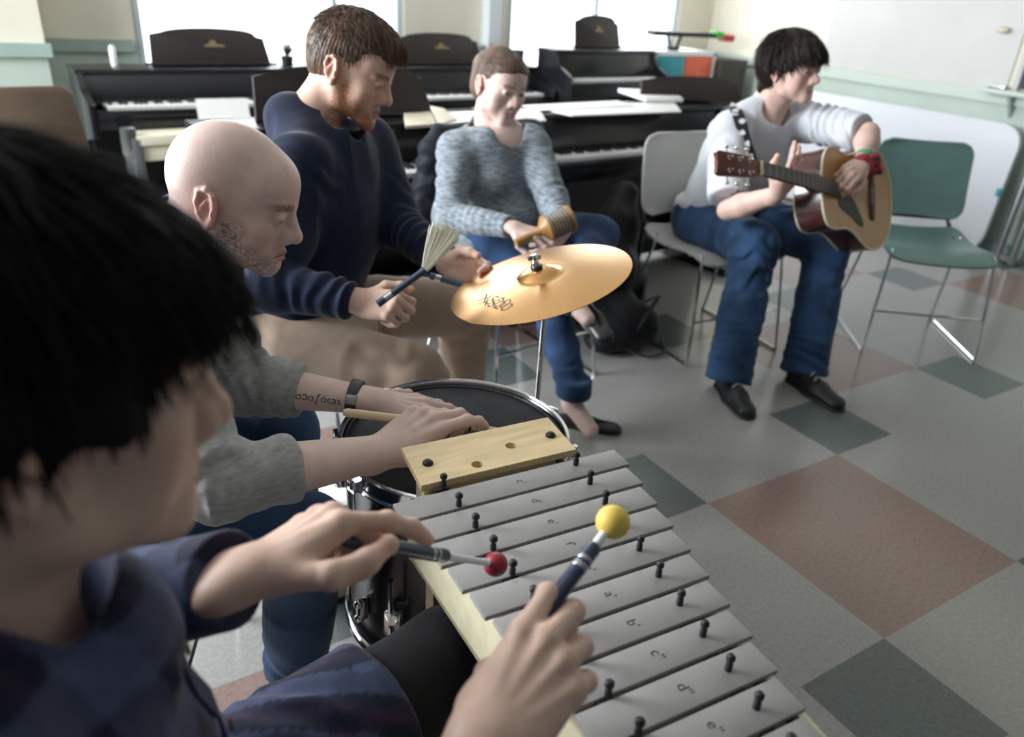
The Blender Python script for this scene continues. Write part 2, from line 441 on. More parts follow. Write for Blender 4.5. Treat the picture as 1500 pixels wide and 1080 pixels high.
# windows
m_pane = material('bright_pane', (0.9, 0.95, 1.0), 0.3, emit=(0.93, 0.97, 1.0), estr=2.6)
m_frame = material('window_frame_paint', (0.62, 0.70, 0.72), 0.4)
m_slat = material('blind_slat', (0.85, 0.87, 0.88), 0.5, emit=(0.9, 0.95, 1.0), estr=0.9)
def window(name, x0, x1, mull):
    b = MB(); t = .045
    for a, c in (((x0, YB+.02), (x0+t, YB+.08)), ((x1-t, YB+.02), (x1, YB+.08))):
        b.box(((a[0]+c[0])/2, YB+.05, (WZ0+WZ1)/2), (t, .07, WZ1-WZ0), bev=.004)
    b.box(((x0+x1)/2, YB+.05, WZ0+t/2), (x1-x0, .07, t)); b.box(((x0+x1)/2, YB+.05, WZ1-t/2), (x1-x0, .07, t))
    w = b.build(name, m_frame); tag(w, kind='structure')
    xs = [x0+t]+mull+[x1-t]
    for xa, xb in zip(xs, xs[1:]):
        p = MB(); p.box(((xa+xb)/2, YB+.075, (WZ0+WZ1)/2), (xb-xa-.004, .008, WZ1-WZ0-2*t)); p.build('pane', m_pane, w)
    for xm in mull:
        p = MB(); p.box((xm, YB+.05, (WZ0+WZ1)/2), (.035, .05, WZ1-WZ0-2*t), bev=.004); p.build('mullion', m_frame, w)
    s = MB(); s.box(((x0+x1)/2, YB-.02, WZ0-.015), (x1-x0+.08, .12, .03), bev=.005); s.build('sill', m_frame, w)
    return w
w1 = window('window_1', W1[0], W1[1], [1.86]); w2 = window('window_2', W2[0], W2[1], [3.95])
sl = MB()
for k in range(26): sl.box((2.08, YB+.03, 1.02+k*.032), (.38, .022, .0015), rot=Matrix.Rotation(math.radians(25), 3, 'X'))
tag(sl.build('blind_slats', m_slat, w1), kind='stuff')
# square duct between the windows
wallbox('trim_4', (2.93, YB-.10, 0), (3.03, YB, H), material('duct_white', (0.75, 0.80, 0.83), 0.4))
# pale board on the right wall, and the blackboard with its tray
m_board = material('board_offwhite', (0.60, 0.60, 0.58), 0.45, var=0.03, vscale=3)
wallbox('wall_panel', (XR-.012, 2.64, RAIL+.045), (XR, 4.0, 2.5), m_board)
bb = thing('blackboard', 'dark blackboard on the right wall at the edge of the photo', 'blackboard', (XR, 1.9, 0.98))
def rel(o, bld, name, mat, smooth=40):
    ob = bld.build(name, mat, o, smooth=smooth); ob.matrix_parent_inverse = Matrix.Translation(-Vector(o.location)) if o.rotation_euler[2] == 0 else o.matrix_basis.inverted(); return ob
b = MB(); b.box((XR-.012, 1.86, 1.52), (.02, 1.42, 1.06)); rel(bb, b, 'slate', material('slate', (0.03, 0.036, 0.045), 0.6, var=.1))
b = MB(); b.box((XR-.014, 2.585, 1.52), (.026, .035, 1.10), bev=.004); b.box((XR-.014, 1.86, 2.06), (.026, 1.44, .03), bev=.004); rel(bb, b, 'board_frame', m_board)
b = MB(); b.box((XR-.06, 1.95, 0.965), (.11, 1.60, .028), bev=.006); rel(bb, b, 'chalk_tray', material('tray_mint', (0.55, 0.63, 0.58), 0.4))
for yy in (2.56, 1.5):
    b = MB(); b.prism([(0, 0), (.09, 0), (0, -.13)], (XR, yy, .95), (-1, 0, 0), (0, 0, 1), (0, 1, 0), .02); rel(bb, b, 'tray_bracket', m_rail)
b = MB(); b.box((XR-.07, 2.66, .99), (.035, .10, .022), bev=.004); b.build('chalk_eraser', m_steel); tag(bpy.data.objects['chalk_eraser'], 'small grey eraser lying on the chalk tray', 'eraser')
b = MB(); b.ball((0, 0, 0), .035, 16, (.5, 1.3, .55)); b.cyl((0, 0, 0), (.03, 0, 0), .012); o = b.build('wall_hook', m_cream); o.location = (XR-.035, 2.76, 1.30); tag(o, 'small cream knob fixed on the pale wall panel', 'hook')

# ================================================================== pianos
def make_piano(label, cut=None):
    root = thing('digital_piano', label, 'piano', group='digital pianos in two rows')
    for sx in (-1, 1):
        b = MB(); b.prism([(0, .58), (0, .735), (.03, .75), (.17, .79), (.22, .868), (.46, .868), (.46, 0), (0, 0), (0, .05), (.19, .07), (.22, .54)],
                          (sx*.69-.016, 0, 0), (0, 1, 0), (0, 0, 1), (1, 0, 0), .032, bev=.003); b.build('side_panel', m_black, root)
    b = MB(); b.box((0, .22, .655), (1.35, .40, .08), bev=.004); b.box((0, .015, .690), (1.35, .022, .035), bev=.006); b.build('key_bed', m_black, root)
    w = MB(); kw = 1.232/52
    for k in range(52): w.box((-.616+kw*(k+.5), .10, .712), (kw-.0012, .145, .022), bev=.0015, seg=1)
    tag(w.build('white_keys', m_key, root, smooth=None), kind='stuff')
    w = MB(); pat = [1, 3, 4, 6, 7]
    for k in range(1, 52):
        if (k % 7) in (1, 3, 4, 6, 0): w.box((-.616+kw*k, .128, .727), (.011, .09, .014), bev=.002, seg=1)
    tag(w.build('black_keys', m_rubber, root, smooth=None), kind='stuff')
    b = MB(); b.prism([(.175, .71), (.175, .755), (.225, .85), (.25, .85), (.25, .71)], (-.672, 0, 0), (0, 1, 0), (0, 0, 1), (1, 0, 0), 1.344, bev=.003); b.build('fallboard', m_black, root)
    b = MB(); b.box((0, .34, .862), (1.42, .25, .022), bev=.005); b.build('top_lid', m_black, root)
    b = MB(); b.box((0, .43, .44), (1.34, .02, .80)); b.build('back_panel', m_blackm, root)
    b = MB(); b.box((0, .33, .16), (1.34, .06, .12), bev=.004); pr = b.build('pedal_rail', m_black, root)
    b = MB()
    for k in (-1, 0, 1): b.box((k*.06, .25, .09), (.03, .14, .012), bev=.004)
    b.build('pedals', m_chrome, root)
    d = MB(); wd, hd = .32, .175
    pts = [(-wd, 0), (wd*1.0, 0), (wd*.93, hd*.82), (wd*.80, hd*.84), (wd*.78, hd*.93)]+[(wd*.78*math.cos(a), hd*.93+.03*math.sin(a)) for a in np.linspace(.2, math.pi-.2, 9)]+[(-wd*.95, hd*.90)]
    d.prism(pts, (0, .36, .872), (1, 0, 0), (0, .30, .954), (0, -.954, .30), .018, bev=.003)
    md = d.build('music_desk', m_brownblack, root)
    g = MB(); g.prism([(-.055, 0), (.06, 0), (.045, .012), (.015, .014), (.004, .034), (-.02, .034), (-.03, .014), (-.05, .012)], (.02, .36, .872) + np.array((0, .3, .954))*.095 + np.array((0, -.954, .30))*.018, (1, 0, 0), (0, .30, .954), (0, -.954, .30), .0015)
    g.build('emblem', m_gold, md)
    l = MB(); l.box((0, .345, .884), (.70, .03, .012), bev=.003); l.build('desk_ledge', m_brownblack, root)
    return root
PR = .072
pD = make_piano('black digital piano in the front row behind the man in the navy sweater'); pD.location = (1.14, 2.62, 0); pD.scale = (.85, 1, 1); pD.rotation_euler = (0, 0, PR)
def pcopy(label, loc, sc=None):
    o = copy_tree(pD); o.location = loc; o['label'] = label
    if sc: o.scale = sc
    return o
pE = pcopy('black digital piano in the front row, covered with loose white sheet music', (2.47, 2.73, 0), (1, 1, 1))
pA = pcopy('black digital piano in the back row at the far left by the pale green wall', (1.0, 4.36, 0), (1, 1, 1))
pB = pcopy('black digital piano in the back row, seen between the red-haired man and the woman', (2.44, 4.46, 0), (1, 1, 1))
pC = pcopy('smaller black piano in the back row under the right-hand window', (3.63, 4.44, 0), (.66, .8, 1.14))
# the music desk of the near right piano lies further right and is wider
for o in pE.children:
    if o.name.startswith('music_desk'): o.location = (.50, .02, .300); o.scale = (.95, 1, .655); [bpy.data.objects.remove(c_) for c_ in list(o.children)]; o.rotation_euler = (0, 0, -.3)
    if o.name.startswith('desk_ledge'): o.location = (.4, .05, 0); o.scale = (.6, 1, 1); o.rotation_euler = (0, 0, -.3)
for o in pD.children:
    if o.name.startswith('music_desk'): o.location = (-.02, 0, 0.0); o.scale = (1.35, 1, 1.0)

def flat(name, px, z, t, mat, label, cat, group=None):
    P = [V3(x, y, z) for x, y in px]
    b = MB(); c = np.mean(P, 0)
    b.prism([(p[0]-c[0], p[1]-c[1]) for p in P], (0, 0, 0), (1, 0, 0), (0, 1, 0), (0, 0, 1), t, bev=min(.0015, t*.3)); o = b.build(name, mat); o.location = tuple(c)
    return tag(o, label, cat, group)
ZT = .8745
flat('sheet_music', [(1.4955, 3.0079), (2.0247, 3.0354), (1.8648, 2.7383), (1.4099, 2.7459)], ZT, .004, m_paper, 'white sheet lying on the front piano behind the seated woman', 'paper')
flat('sheet_music', [(2.0236, 2.9777), (2.9457, 3.1666), (2.6999, 2.8302), (2.0576, 2.8242)], ZT, .006, m_paper, 'long white stack of sheets on the front piano beside the raised music desk', 'paper')
flat('sheet_music', [(1.9723, 3.0988), (2.5808, 3.1672), (2.5501, 2.9959), (1.9650, 2.9447)], ZT+.0065, .003, m_paper, 'thin white sheet lying partly over another behind the woman\'s face', 'paper')
flat('sheet_music', [(2.7920, 3.4350), (3.0886, 3.3280), (2.9129, 3.0547), (2.7052, 3.1044)], ZT+.010, .02, m_paper, 'white booklet lying at the back of the front piano near the teal cabinet', 'booklet')
flat('sheet_music', [(1.3959, 3.1309), (1.5165, 3.1499), (1.3497, 2.7130), (1.2132, 2.6974)], ZT, .012, m_cream, 'cream open folder on the front piano left of the woman', 'folder')
flat('sheet_music', [(1.5225, 3.1490), (1.5583, 3.0695), (1.4819, 2.8099), (1.3549, 2.7119)], ZT, .010, m_cream, 'cream loose page beside the open folder left of the woman', 'paper')
# small things on the back pianos and the sill
def spiky(p, label, hh=.10):
    root = thing('potted_plant', label, 'plant', p)
    b = MB(); b.lathe([(0, 0), (.03, 0), (.038, .05), (.034, .05), (.030, .045), (0, .045)], 16); b.build('pot', m_rubber, root)
    b = MB()
    for k in range(16):
        a = rng.rand()*6.28; r = .02+.05*rng.rand(); h = .05+hh*rng.rand()
        b.tube([(0, 0, .045), (r*.5*math.cos(a), r*.5*math.sin(a), .045+h*.6), (r*math.cos(a), r*math.sin(a), .045+h)], .004, 5, radii=[.003, .005, .001])
    b.build('leaves', material('dark_leaf', (.012, .02, .014), .5), root)
def on_piano(o, x, y, z=.8735): return np.array(o.location)+np.array((x*math.cos(PR)-y*math.sin(PR), x*math.sin(PR)+y*math.cos(PR), z))
spiky(on_piano(pA, .42, .36), 'dark spiky plant on the back piano left of the red-haired man', .06)
spiky(on_piano(pB, .36, .36), 'small dark plant behind the woman near the white duct', .05)
q = on_piano(pB, .64, .38)
b = MB(); b.lathe([(0, 0), (.035, 0), (.042, .09), (.038, .09), (.033, .006), (0, .006)], 20); o = b.build('pen_cup', material('cup_dark', (.03, .04, .05), .4)); o.location = tuple(q); tag(o, 'dark round cup standing right behind the woman\'s head', 'cup')
q = on_piano(pA, -.50, .36)
b = MB(); b.lathe([(0, 0), (.014, 0), (.016, .08), (.010, .10), (0, .10)], 16); o = b.build('white_bottle', m_white); o.location = tuple(q); tag(o, 'small white bottle on top of the far left piano', 'bottle')
b = MB(); b.box((0, 0, .002), (.25, .17, .004), bev=.001); o = b.build('sheet_music', m_paper); o.location = tuple(on_piano(pB, .50, .31, .8745)); o.rotation_euler = (0, 0, .25); tag(o, 'small white sheet on the back piano right of the woman\'s head', 'paper')
# bench with cream lid, left; dark leg straps
q = V3(0.5898, 4.3991, 0.6000)
bench = thing('piano_bench', 'cream two-layered bench on dark legs in front of the far left piano', 'bench', (q[0]+.08, q[1]-.05, 0), .07)
b = MB(); b.box((.10, 0, .585), (.62, .30, .05), bev=.006); b.build('bench_lid', m_cream, bench)
b = MB(); b.box((.10, 0, .52), (.58, .27, .07), bev=.004); b.build('bench_box', m_cream, bench)
for sx in (-1, 1):
    b = MB(); b.box((.10+sx*.31, -.02, .30), (.05, .26, .60), bev=.01); b.build('leg_panel', material('grey_strap', (.10, .11, .12), .6), bench)
b = MB(); b.box((-.24, -.12, .58), (.07, .05, .14), bev=.012); b.build('corner_bracket', m_steel, bench)
b = MB(); b.prism([(-.13, 0), (.13, 0), (.13, .15), (-.13, .15)], (0, 0, 0), (1, 0, 0), (0, .35, .94), (0, -.94, .35), .003); o = b.build('sheet_music', m_paper); o.location = (q[0]+.33, q[1]-.10, .612); tag(o, 'pale sheet standing behind the bald head', 'paper')
# brown chair back in front of the pier
bc = thing('wooden_chair', 'brown chair with curved back in front of the pale green pier', 'chair', (.02, 4.02, 0), .1)
b = MB(); b.prism([(-.24, 0), (.22, 0), (.25, .05), (.22, .30), (.19, .33), (-.22, .33), (-.25, .29)], (0, .1, .52), (1, 0, 0), (0, .1, .99), (0, -.99, .1), .02, bev=.008); b.build('backrest', material('brown_ply', (.115, .08, .055), .4, var=.1), bc)
b = MB(); b.box((0, -.12, .44), (.44, .42, .03), bev=.012); b.build('seat', material('brown_ply2', (.115, .08, .055), .4), bc)
for sx in (-1, 1):
    for sy in (-1, 1):
        b = MB(); b.cyl((sx*.19, -.12+sy*.17, 0), (sx*.18, -.12+sy*.15, .43), .011); b.build('leg', m_steel, bc)

# ================================================================== cabinet in the far right corner
X0, Z1c, Yc = 4.10, .985, 4.66
cab = thing('cube_cabinet', 'white cube cabinet with teal and orange doors in the far corner', 'cabinet', (X0, Yc, 0))
fr = MB(); fr.box((.30, .19, .975), (.62, .40, .03)); fr.box((.30, .19, .015), (.62, .40, .03)); fr.box((.0, .19, .5), (.025, .40, .96)); fr.box((.295, .19, .5), (.02, .38, .94)); fr.box((.595, .19, .5), (.03, .40, .96)); fr.box((.30, .38, .5), (.6, .012, .95)); fr.box((.30, .19, .5), (.57, .38, .02))
fr.build('carcass', m_white, cab)
m_teal = material('teal_door', (.02, .30, .36), .4); m_oran = material('orange_door', (.72, .13, .06), .4)
for (xx, zz, m) in ((.15, .735, m_teal), (.445, .735, m_oran), (.15, .255, m_teal), (.445, .255, m_teal)):
    b = MB(); b.box((xx, -.004, zz), (.275, .016, .445), bev=.004); d = b.build('door', m, cab)
    b = MB(); b.ball((xx+.1, -.018, zz), .010, 10); b.build('knob', m_chrome, d)
sp = MB(); sp.box((4.87, 4.76, .47), (.28, .34, .94), bev=.006); o = sp.build('dark_crate', material('crate_brown', (.035, .03, .022), .5, var=.1)); tag(o, 'dark brown tall box right of the white cube cabinet', 'box')
q = V3(4.3837, 4.5342, 1.0000)
tr = thing('marker_tray', 'long dark tray with green and red ends on a black clip above the cabinet', 'tray', (4.42, 4.76, .9905), -.12)
b = MB(); b.box((.02, 0, .115), (.60, .12, .035), bev=.01); b.build('tray_body', m_blackm, tr)
b = MB(); b.box((.32, -.01, .12), (.085, .11, .05), bev=.015); b.build('green_end', material('green_end', (.06, .42, .05), .4), tr)
b = MB(); b.box((.42, -.01, .10), (.10, .11, .05), bev=.015); b.build('red_end', material('red_end', (.55, .03, .04), .4), tr)
b = MB(); b.cyl((-.08, 0, 0), (-.12, 0, .1), .012); b.cyl((-.04, 0, 0), (0, 0, .1), .012); b.box((-.06, 0, .014), (.09, .06, .025), bev=.006); b.build('clip_stand', m_rubber, tr)
b = MB(); b.tube([(-.27, 0, .13), (-.42, 0, .15), (-.55, 0, .165)], .006, 8); b.build('thin_rod', m_steel, tr)

# ================================================================== folded white table leaning on the right wall
tb = thing('folded_table', 'big white folding table with rounded corners leaning on the right wall', 'table', (XR-.16, 3.2, 0))
pts = []
y0, y1, z0, z1, rr = -.80, 1.1, .02, .80, .12
for cx, cz, a0 in ((y1-rr, z1-rr, 0), (y0+rr, z1-rr, 90), (y0+rr, z0+rr, 180), (y1-rr, z0+rr, 270)):
    for k in range(7):
        a = math.radians(a0+k*15); pts.append((cx+rr*math.cos(a), cz+rr*math.sin(a)))
lean = np.array((.10, 0, .995))
b = MB(); b.prism(pts, (0, 0, 0), (0, 1, 0), lean, np.cross((0, 1, 0), lean)*-1, .035, bev=.008); b.build('tabletop', material('table_white', (.66, .68, .72), .4, var=.03, vscale=2), tb)
for yy in (-.90, -.99):
    b = MB(); b.tube([(.02, yy, .02), (.09, yy+.02, .74)], .022, 10); b.build('leg', m_steel, tb)
b = MB(); b.box((.03, -.945, .05), (.04, .13, .03)); b.build('leg_brace', m_steel, tb)
b = MB(); b.box((-.012, -.80, .42), (.02, .03, .05), bev=.004); b.build('sticker', m_teal, tb)

# cream carton with punched holes on the floor behind the drum
ct = thing('cardboard_carton', 'cream carton with small round holes on the floor behind the drum', 'box', (.535, 1.50, 0), .25)
b = MB(); b.box((0, 0, .13), (.17, .13, .26), bev=.004); b.build('carton_body', m_cream, ct)
for k in range(4):
    b = MB(); b.cyl((-.05+.033*k, -.0665, .20), (-.05+.033*k, -.0645, .20), .006, n=12); b.build('hole', m_rubber, ct)
b = MB(); b.box((0, -.012, .262), (.165, .10, .004)); b.build('carton_flap', m_paper, ct)
# ================================================================== floor tom
TC = np.array((.62, 1.144)); TR = .2235; TZ = .58
tom = thing('floor_tom', 'black floor tom drum with a dark head and chrome hoop under the bald man\'s hands', 'drum', (TC[0], TC[1], 0))
m_head = material('drum_head', (0.022, 0.023, 0.026), 0.75, spec=.2, var=.25, vscale=14, bump=.02, bscale=250)
b = MB(); b.lathe([(TR-.008, .16), (TR-.008, TZ-.006), (TR-.016, TZ-.006), (TR-.016, .16), (TR-.008, .16)], 72); b.build('shell', m_black, tom)
b = MB(); b.lathe([(0, TZ-.008), (TR-.022, TZ-.008), (TR-.010, TZ-.010), (TR-.004, TZ-.018), (TR-.004, TZ-.022), (0, TZ-.022)], 72); b.build('drumhead', m_head, tom)
def hoop(z0, z1, name):
    b = MB(); zt = max(z0, z1); zb = min(z0, z1)
    b.lathe([(TR-.003, zb), (TR+.006, zb), (TR+.006, zb+.004), (TR+.001, zb+.006), (TR+.001, zt-.006), (TR+.005, zt-.003), (TR+.003, zt), (TR-.003, zt), (TR-.005, zt-.004), (TR-.003, zb)], 72)
    return b.build(name, m_chrome, tom)
hoop(TZ-.035, TZ+.004, 'hoop'); hoop(.15, .185, 'hoop')
for k in range(8):
    a = math.radians(12+45*k); ca, sa = math.cos(a), math.sin(a); e = (ca, sa)
    for zc in (TZ-.12, .26):
        b = MB(); b.box((ca*(TR+.004), sa*(TR+.004), zc), (.022, .018, .05), bev=.006, rot=a); b.ball((ca*(TR+.012), sa*(TR+.012), zc+.018), .010, 12); b.ball((ca*(TR+.012), sa*(TR+.012), zc-.018), .010, 12); b.build('lug', m_chrome, tom)
    b = MB(); r2 = TR+.014
    b.cyl((ca*r2, sa*r2, TZ-.10), (ca*r2, sa*r2, TZ-.026), .0035, n=8); b.cyl((ca*r2, sa*r2, TZ-.026), (ca*r2, sa*r2, TZ-.010), .006, n=8); b.box((ca*(TR+.008), sa*(TR+.008), TZ-.028), (.022, .02, .006), rot=a); b.build('tension_rod', m_chrome, tom)
for k in range(3):
    a = math.radians(215+120*k); ca, sa = math.cos(a), math.sin(a)
    b = MB(); b.tube([(ca*(TR+.022), sa*(TR+.022), .40), (ca*(TR+.022), sa*(TR+.022), .14), (ca*(TR+.05), sa*(TR+.05), .08), (ca*(TR+.05), sa*(TR+.05), .02)], .006, 8, sub=4); lg = b.build('leg', m_chrome, tom)
    b = MB(); b.lathe([(0, 0), (.014, 0), (.016, .01), (.010, .035), (0, .035)], 14, (ca*(TR+.05), sa*(TR+.05), 0)); b.build('rubber_foot', m_rubber, lg)
    b = MB(); b.box((ca*(TR+.008), sa*(TR+.008), .29), (.036, .034, .06), bev=.006, rot=a); b.cyl((ca*(TR+.02), sa*(TR+.02), .29), (ca*(TR+.05)-sa*.02, sa*(TR+.05)+ca*.02, .29), .005, n=8); b.build('leg_bracket', m_chrome, tom)

# ================================================================== metallophone
met = thing('metallophone', 'alto metallophone with grey note bars on a cream wooden box in the foreground', 'metallophone', (.52, .50, 0))
MO = np.array((.52, .50, 0.0))
def mbuild(b, name, mat, parent=met, smooth=40):
    bmesh.ops.translate(b.bm, vec=Vector(tuple(-MO)), verts=b.bm.verts[:]); return b.build(name, mat, parent, smooth=smooth)
m_bar = material('grey_bar', (0.305, 0.292, 0.285), 0.42, metal=0.0, spec=.35, var=.04, vscale=30)
m_ink = material('black_ink', (0.015, 0.015, 0.018), 0.5)
m_box = material('pale_wood_box', (0.68, 0.62, 0.42), 0.5, var=.06, vscale=5, stretch=(1, 8, 8))
m_birch = material('birch_plate', (0.78, 0.60, 0.33), 0.4, var=.10, vscale=9, stretch=(1.2, 9, 9), bump=.02, bscale=40)
BZ = .72; TH = math.radians(-4.0); bu = np.array((math.cos(TH), math.sin(TH), 0)); bv = np.array((-bu[1], bu[0], 0))
names = ["c'", "d'", "e'", "f'", "g'", "a'", "b'", "c''", "d''", "e''", "f''", "g''"]
for k in range(12):
    cyk = .7815-.0503*k; xl = .344+.0030*k; xr = .7175-.0140*k; L = xr-xl; c = np.array(((xl+xr)/2, cyk, BZ-.0035))
    b = MB(); b.box(c, (L, .0445, .007), bev=.0010, rot=TH); bar = mbuild(b, 'note_bar', m_bar)
    me = text_mesh(names[k], .019, .0); o = bpy.data.objects.new('note_letter', me); COL.objects.link(o); me.materials.append(m_ink)
    o.parent = bar; o.location = tuple(c+bu*(.005)+np.array((0, 0, .0037))-MO); o.rotation_euler = (0, 0, TH-math.pi/2)
    rp = np.array((.637-.0105*k, .782-.0508*k, BZ))
    b = MB(); b.lathe([(0, -.012), (.0042, -.012), (.0042, .010), (.0030, .0115), (.0030, .014), (.0052, .016), (.0052, .020), (.0030, .023), (0, .023)], 12, rp); mbuild(b, 'bar_pin', m_rubber)
    lp = np.array((.4285-.0018*k, .8225-.0513*k, BZ))
    b = MB(); b.lathe([(0, -.020), (.0042, -.020), (.0042, .008), (.0030, .010), (.0030, .013), (.0055, .015), (.0055, .019), (.0030, .022), (0, .022)], 12, lp); b.box(lp+np.array((-.004, 0, -.010)), (.024, .008, .016), bev=.002, rot=TH); mbuild(b, 'bar_pin', m_rubber)
    sp_ = rp-bv*.0252-bu*.004+np.array((0, 0, -.012)); b = MB(); b.box(sp_, (.020, .009, .014), bev=.002, rot=TH); mbuild(b, 'rubber_spacer', m_rubber)
# resonator box: side walls and floor
pl = [(.378, .838), (.668, .818), (.572, .10), (.362, .11)]
pc = np.mean(pl, 0)
for i in range(4):
    a = np.array((*pl[i], 0)); c = np.array((*pl[(i+1) % 4], 0)); d = nz(c-a); n = np.array((d[1], -d[0], 0))
    if (np.array((*pc, 0))-a)@n < 0: n = -n
    b = MB(); b.prism([(0, .598), (np.linalg.norm(c-a), .598), (np.linalg.norm(c-a), .704), (0, .704)], a, d, (0, 0, 1), n, .012, bev=.002); mbuild(b, 'box_side', m_box)
b = MB(); b.prism(pl, (0, 0, .600), (1, 0, 0), (0, 1, 0), (0, 0, 1), .008); mbuild(b, 'box_floor', m_box)
for (xa, ya, xb, yb) in ((.424, .835, .400, .12), (.632, .822, .553, .12)):
    b = MB(); b.tube([(xa, ya, .7075), (xb, yb, .7075)], .0055, 8); mbuild(b, 'felt_rail', m_rubber)
# birch end plate with two holes
qa = [(.413, .938), (.675, .918), (.660, .813), (.398, .833)]
b = MB(); b.prism(qa, (0, 0, .712), (1, 0, 0), (0, 1, 0), (0, 0, 1), .012, bev=.0012); plate = mbuild(b, 'end_plate', m_birch)
cut = MB()
for hx, hy in ((.497, .845), (.571, .868)): cut.cyl((hx, hy, .70), (hx, hy, .75), .0092, n=24)
co = mbuild(cut, 'cut', None)
md = plate.modifiers.new('b', 'BOOLEAN'); md.object = co; md.operation = 'DIFFERENCE'; md.solver = 'EXACT'
me = bpy.data.meshes.new_from_object(plate.evaluated_get(bpy.context.evaluated_depsgraph_get())); plate.modifiers.clear(); plate.data = me; me.polygons.foreach_set('use_smooth', np.zeros(len(me.polygons), bool));  bpy.data.objects.remove(co)
for hx, hy in ((.431, .880), (.645, .865)):
    b = MB(); b.lathe([(0, .007), (.005, .0062), (.0082, .003), (.0085, 0), (0, 0)], 20, (hx, hy, .7238)); mbuild(b, 'domed_screw', m_rubber)
b = MB(); b.prism([(.0, 0), (.24, 0), (.24, .105), (0, .105)], (.405, .838, .604), (.9972, -.0747, 0), (0, 0, 1), (.0747, .9972, 0), .012); mbuild(b, 'end_board', m_box)
b = MB(); b.box((.535, .875, .66), (.22, .07, .10), bev=.004, rot=TH); mbuild(b, 'end_block', m_box)
m_leg = material('stand_wood', (.30, .22, .12), .5, var=.1)
for (x, y) in ((.405, .79), (.64, .78), (.385, .13), (.56, .13)):
    b = MB(); b.box((x, y, .3), (.028, .028, .6), bev=.004); mbuild(b, 'stand_leg', m_leg)

# ================================================================== cymbal on its stand
CZ = V3(0.8948, 1.2908, 0.8097)
vd = nz(np.array((CF[0], CF[1], 0))); ph = math.radians(-17.5)
side = np.cross(vd, (0, 0, 1)); CN = nz(np.array((0, 0, 1))*math.cos(ph)+side*math.sin(ph)+vd*-.03)
cym = thing('cymbal', 'golden cymbal tilted on a thin chrome stand behind the drum', 'cymbal', (CZ[0], CZ[1], 0))
m_cym = material('cymbal_bronze', (0.56, 0.31, 0.12), 0.27, metal=1.0, var=.10, vscale=4)
Rr = .200; prof = [(.006, .030), (.02, .030), (.035, .026), (.045, .018), (.050, .015)]+[(r, .015*(1-((r-.05)/(Rr-.05))**1.5)) for r in np.linspace(.06, Rr, 10)]
top = prof+[(Rr, -.0012)]+[(r, z-.0012) for r, z in prof[::-1]]+[prof[0]]
def cb(b, name, mat, parent=cym):
    bmesh.ops.translate(b.bm, vec=Vector((-CZ[0], -CZ[1], 0)), verts=b.bm.verts[:]); return b.build(name, mat, parent)
b = MB(); b.lathe(top, 96, CZ, CN); plc = cb(b, 'cymbal_plate', m_cym)
# maker's name printed near the left edge
cx_ = nz(side-(side@CN)*CN); cy_ = np.cross(CN, cx_)
for txt, rad, sz in (('XS20', .128, .044),):
    me = text_mesh(txt, sz); o = bpy.data.objects.new('maker_print', me); COL.objects.link(o); me.materials.append(material('cymbal_ink', (.05, .04, .035), .5)); o.parent = plc
    A = math.radians(222); e1 = cx_*math.cos(A)+cy_*math.sin(A); e2 = np.cross(CN, e1)
    zr = .015*(1-((rad-.05)/(Rr-.05))**1.5)
    pos = CZ+e1*rad+CN*(zr+.0032); nn = nz(CN+e1*.14); ee = np.cross(nn, e2)
    Mx = Matrix.Identity(4)
    ux, uy = e2, np.cross(nn, e2)
    for i in range(3): Mx[i][0] = ux[i]; Mx[i][1] = uy[i]; Mx[i][2] = nn[i]; Mx[i][3] = pos[i]-(CZ[i] if i < 2 else 0)
    o.matrix_basis = Mx
bs = CZ-CN*.05
b = MB(); b.cyl(CZ-CN*.055, CZ+CN*.062, .004, n=10); b.lathe([(0, .034), (.010, .034), (.011, .040), (.008, .046), (.006, .050), (.009, .054), (.006, .062), (0, .062)], 14, CZ, CN); b.box(CZ+CN*.055, (.034, .006, .012), bev=.003); cb(b, 'wing_nut', m_chrome)
b = MB(); b.lathe([(.004, .012), (.016, .012), (.016, .024), (.004, .024)], 16, CZ, CN); b.lathe([(.004, .030), (.013, .030), (.013, .036), (.004, .036)], 16, CZ, CN); cb(b, 'felt_washer', m_rubber)
pole = np.array((bs[0], bs[1], 0))
b = MB(); b.cyl(pole+(0, 0, .22), pole+(0, 0, .47), .0125, n=16); b.cyl(pole+(0, 0, .45), (bs[0], bs[1], bs[2]), .0065, n=14); cb(b, 'pole', m_chrome)
for zz in (.48, .25):
    b = MB(); b.cyl(pole+(0, 0, zz-.02), pole+(0, 0, zz+.015), .018, n=16); b.box(pole+(.02, -.01, zz), (.05, .016, .016), bev=.004, rot=.5); b.box(pole+(.038, .0, zz), (.012, .05, .02), bev=.004, rot=.5); b.box(pole+(-.03, .0, zz), (.04, .012, .012), bev=.004, rot=.5); cb(b, 'clamp', m_chrome)
for k in range(3):
    a = math.radians(75+120*k); e = np.array((math.cos(a), math.sin(a), 0))
    b = MB(); b.box(pole+e*.13+np.array((0, 0, .125)), (.34, .014, .008), rot=Matrix.Rotation(a, 3, 'Z')@Matrix.Rotation(math.radians(40), 3, 'Y')); b.cyl(pole+e*.255+np.array((0, 0, .0)), pole+e*.255+np.array((0, 0, .03)), .012, n=10); cb(b, 'tripod_leg', m_chrome)

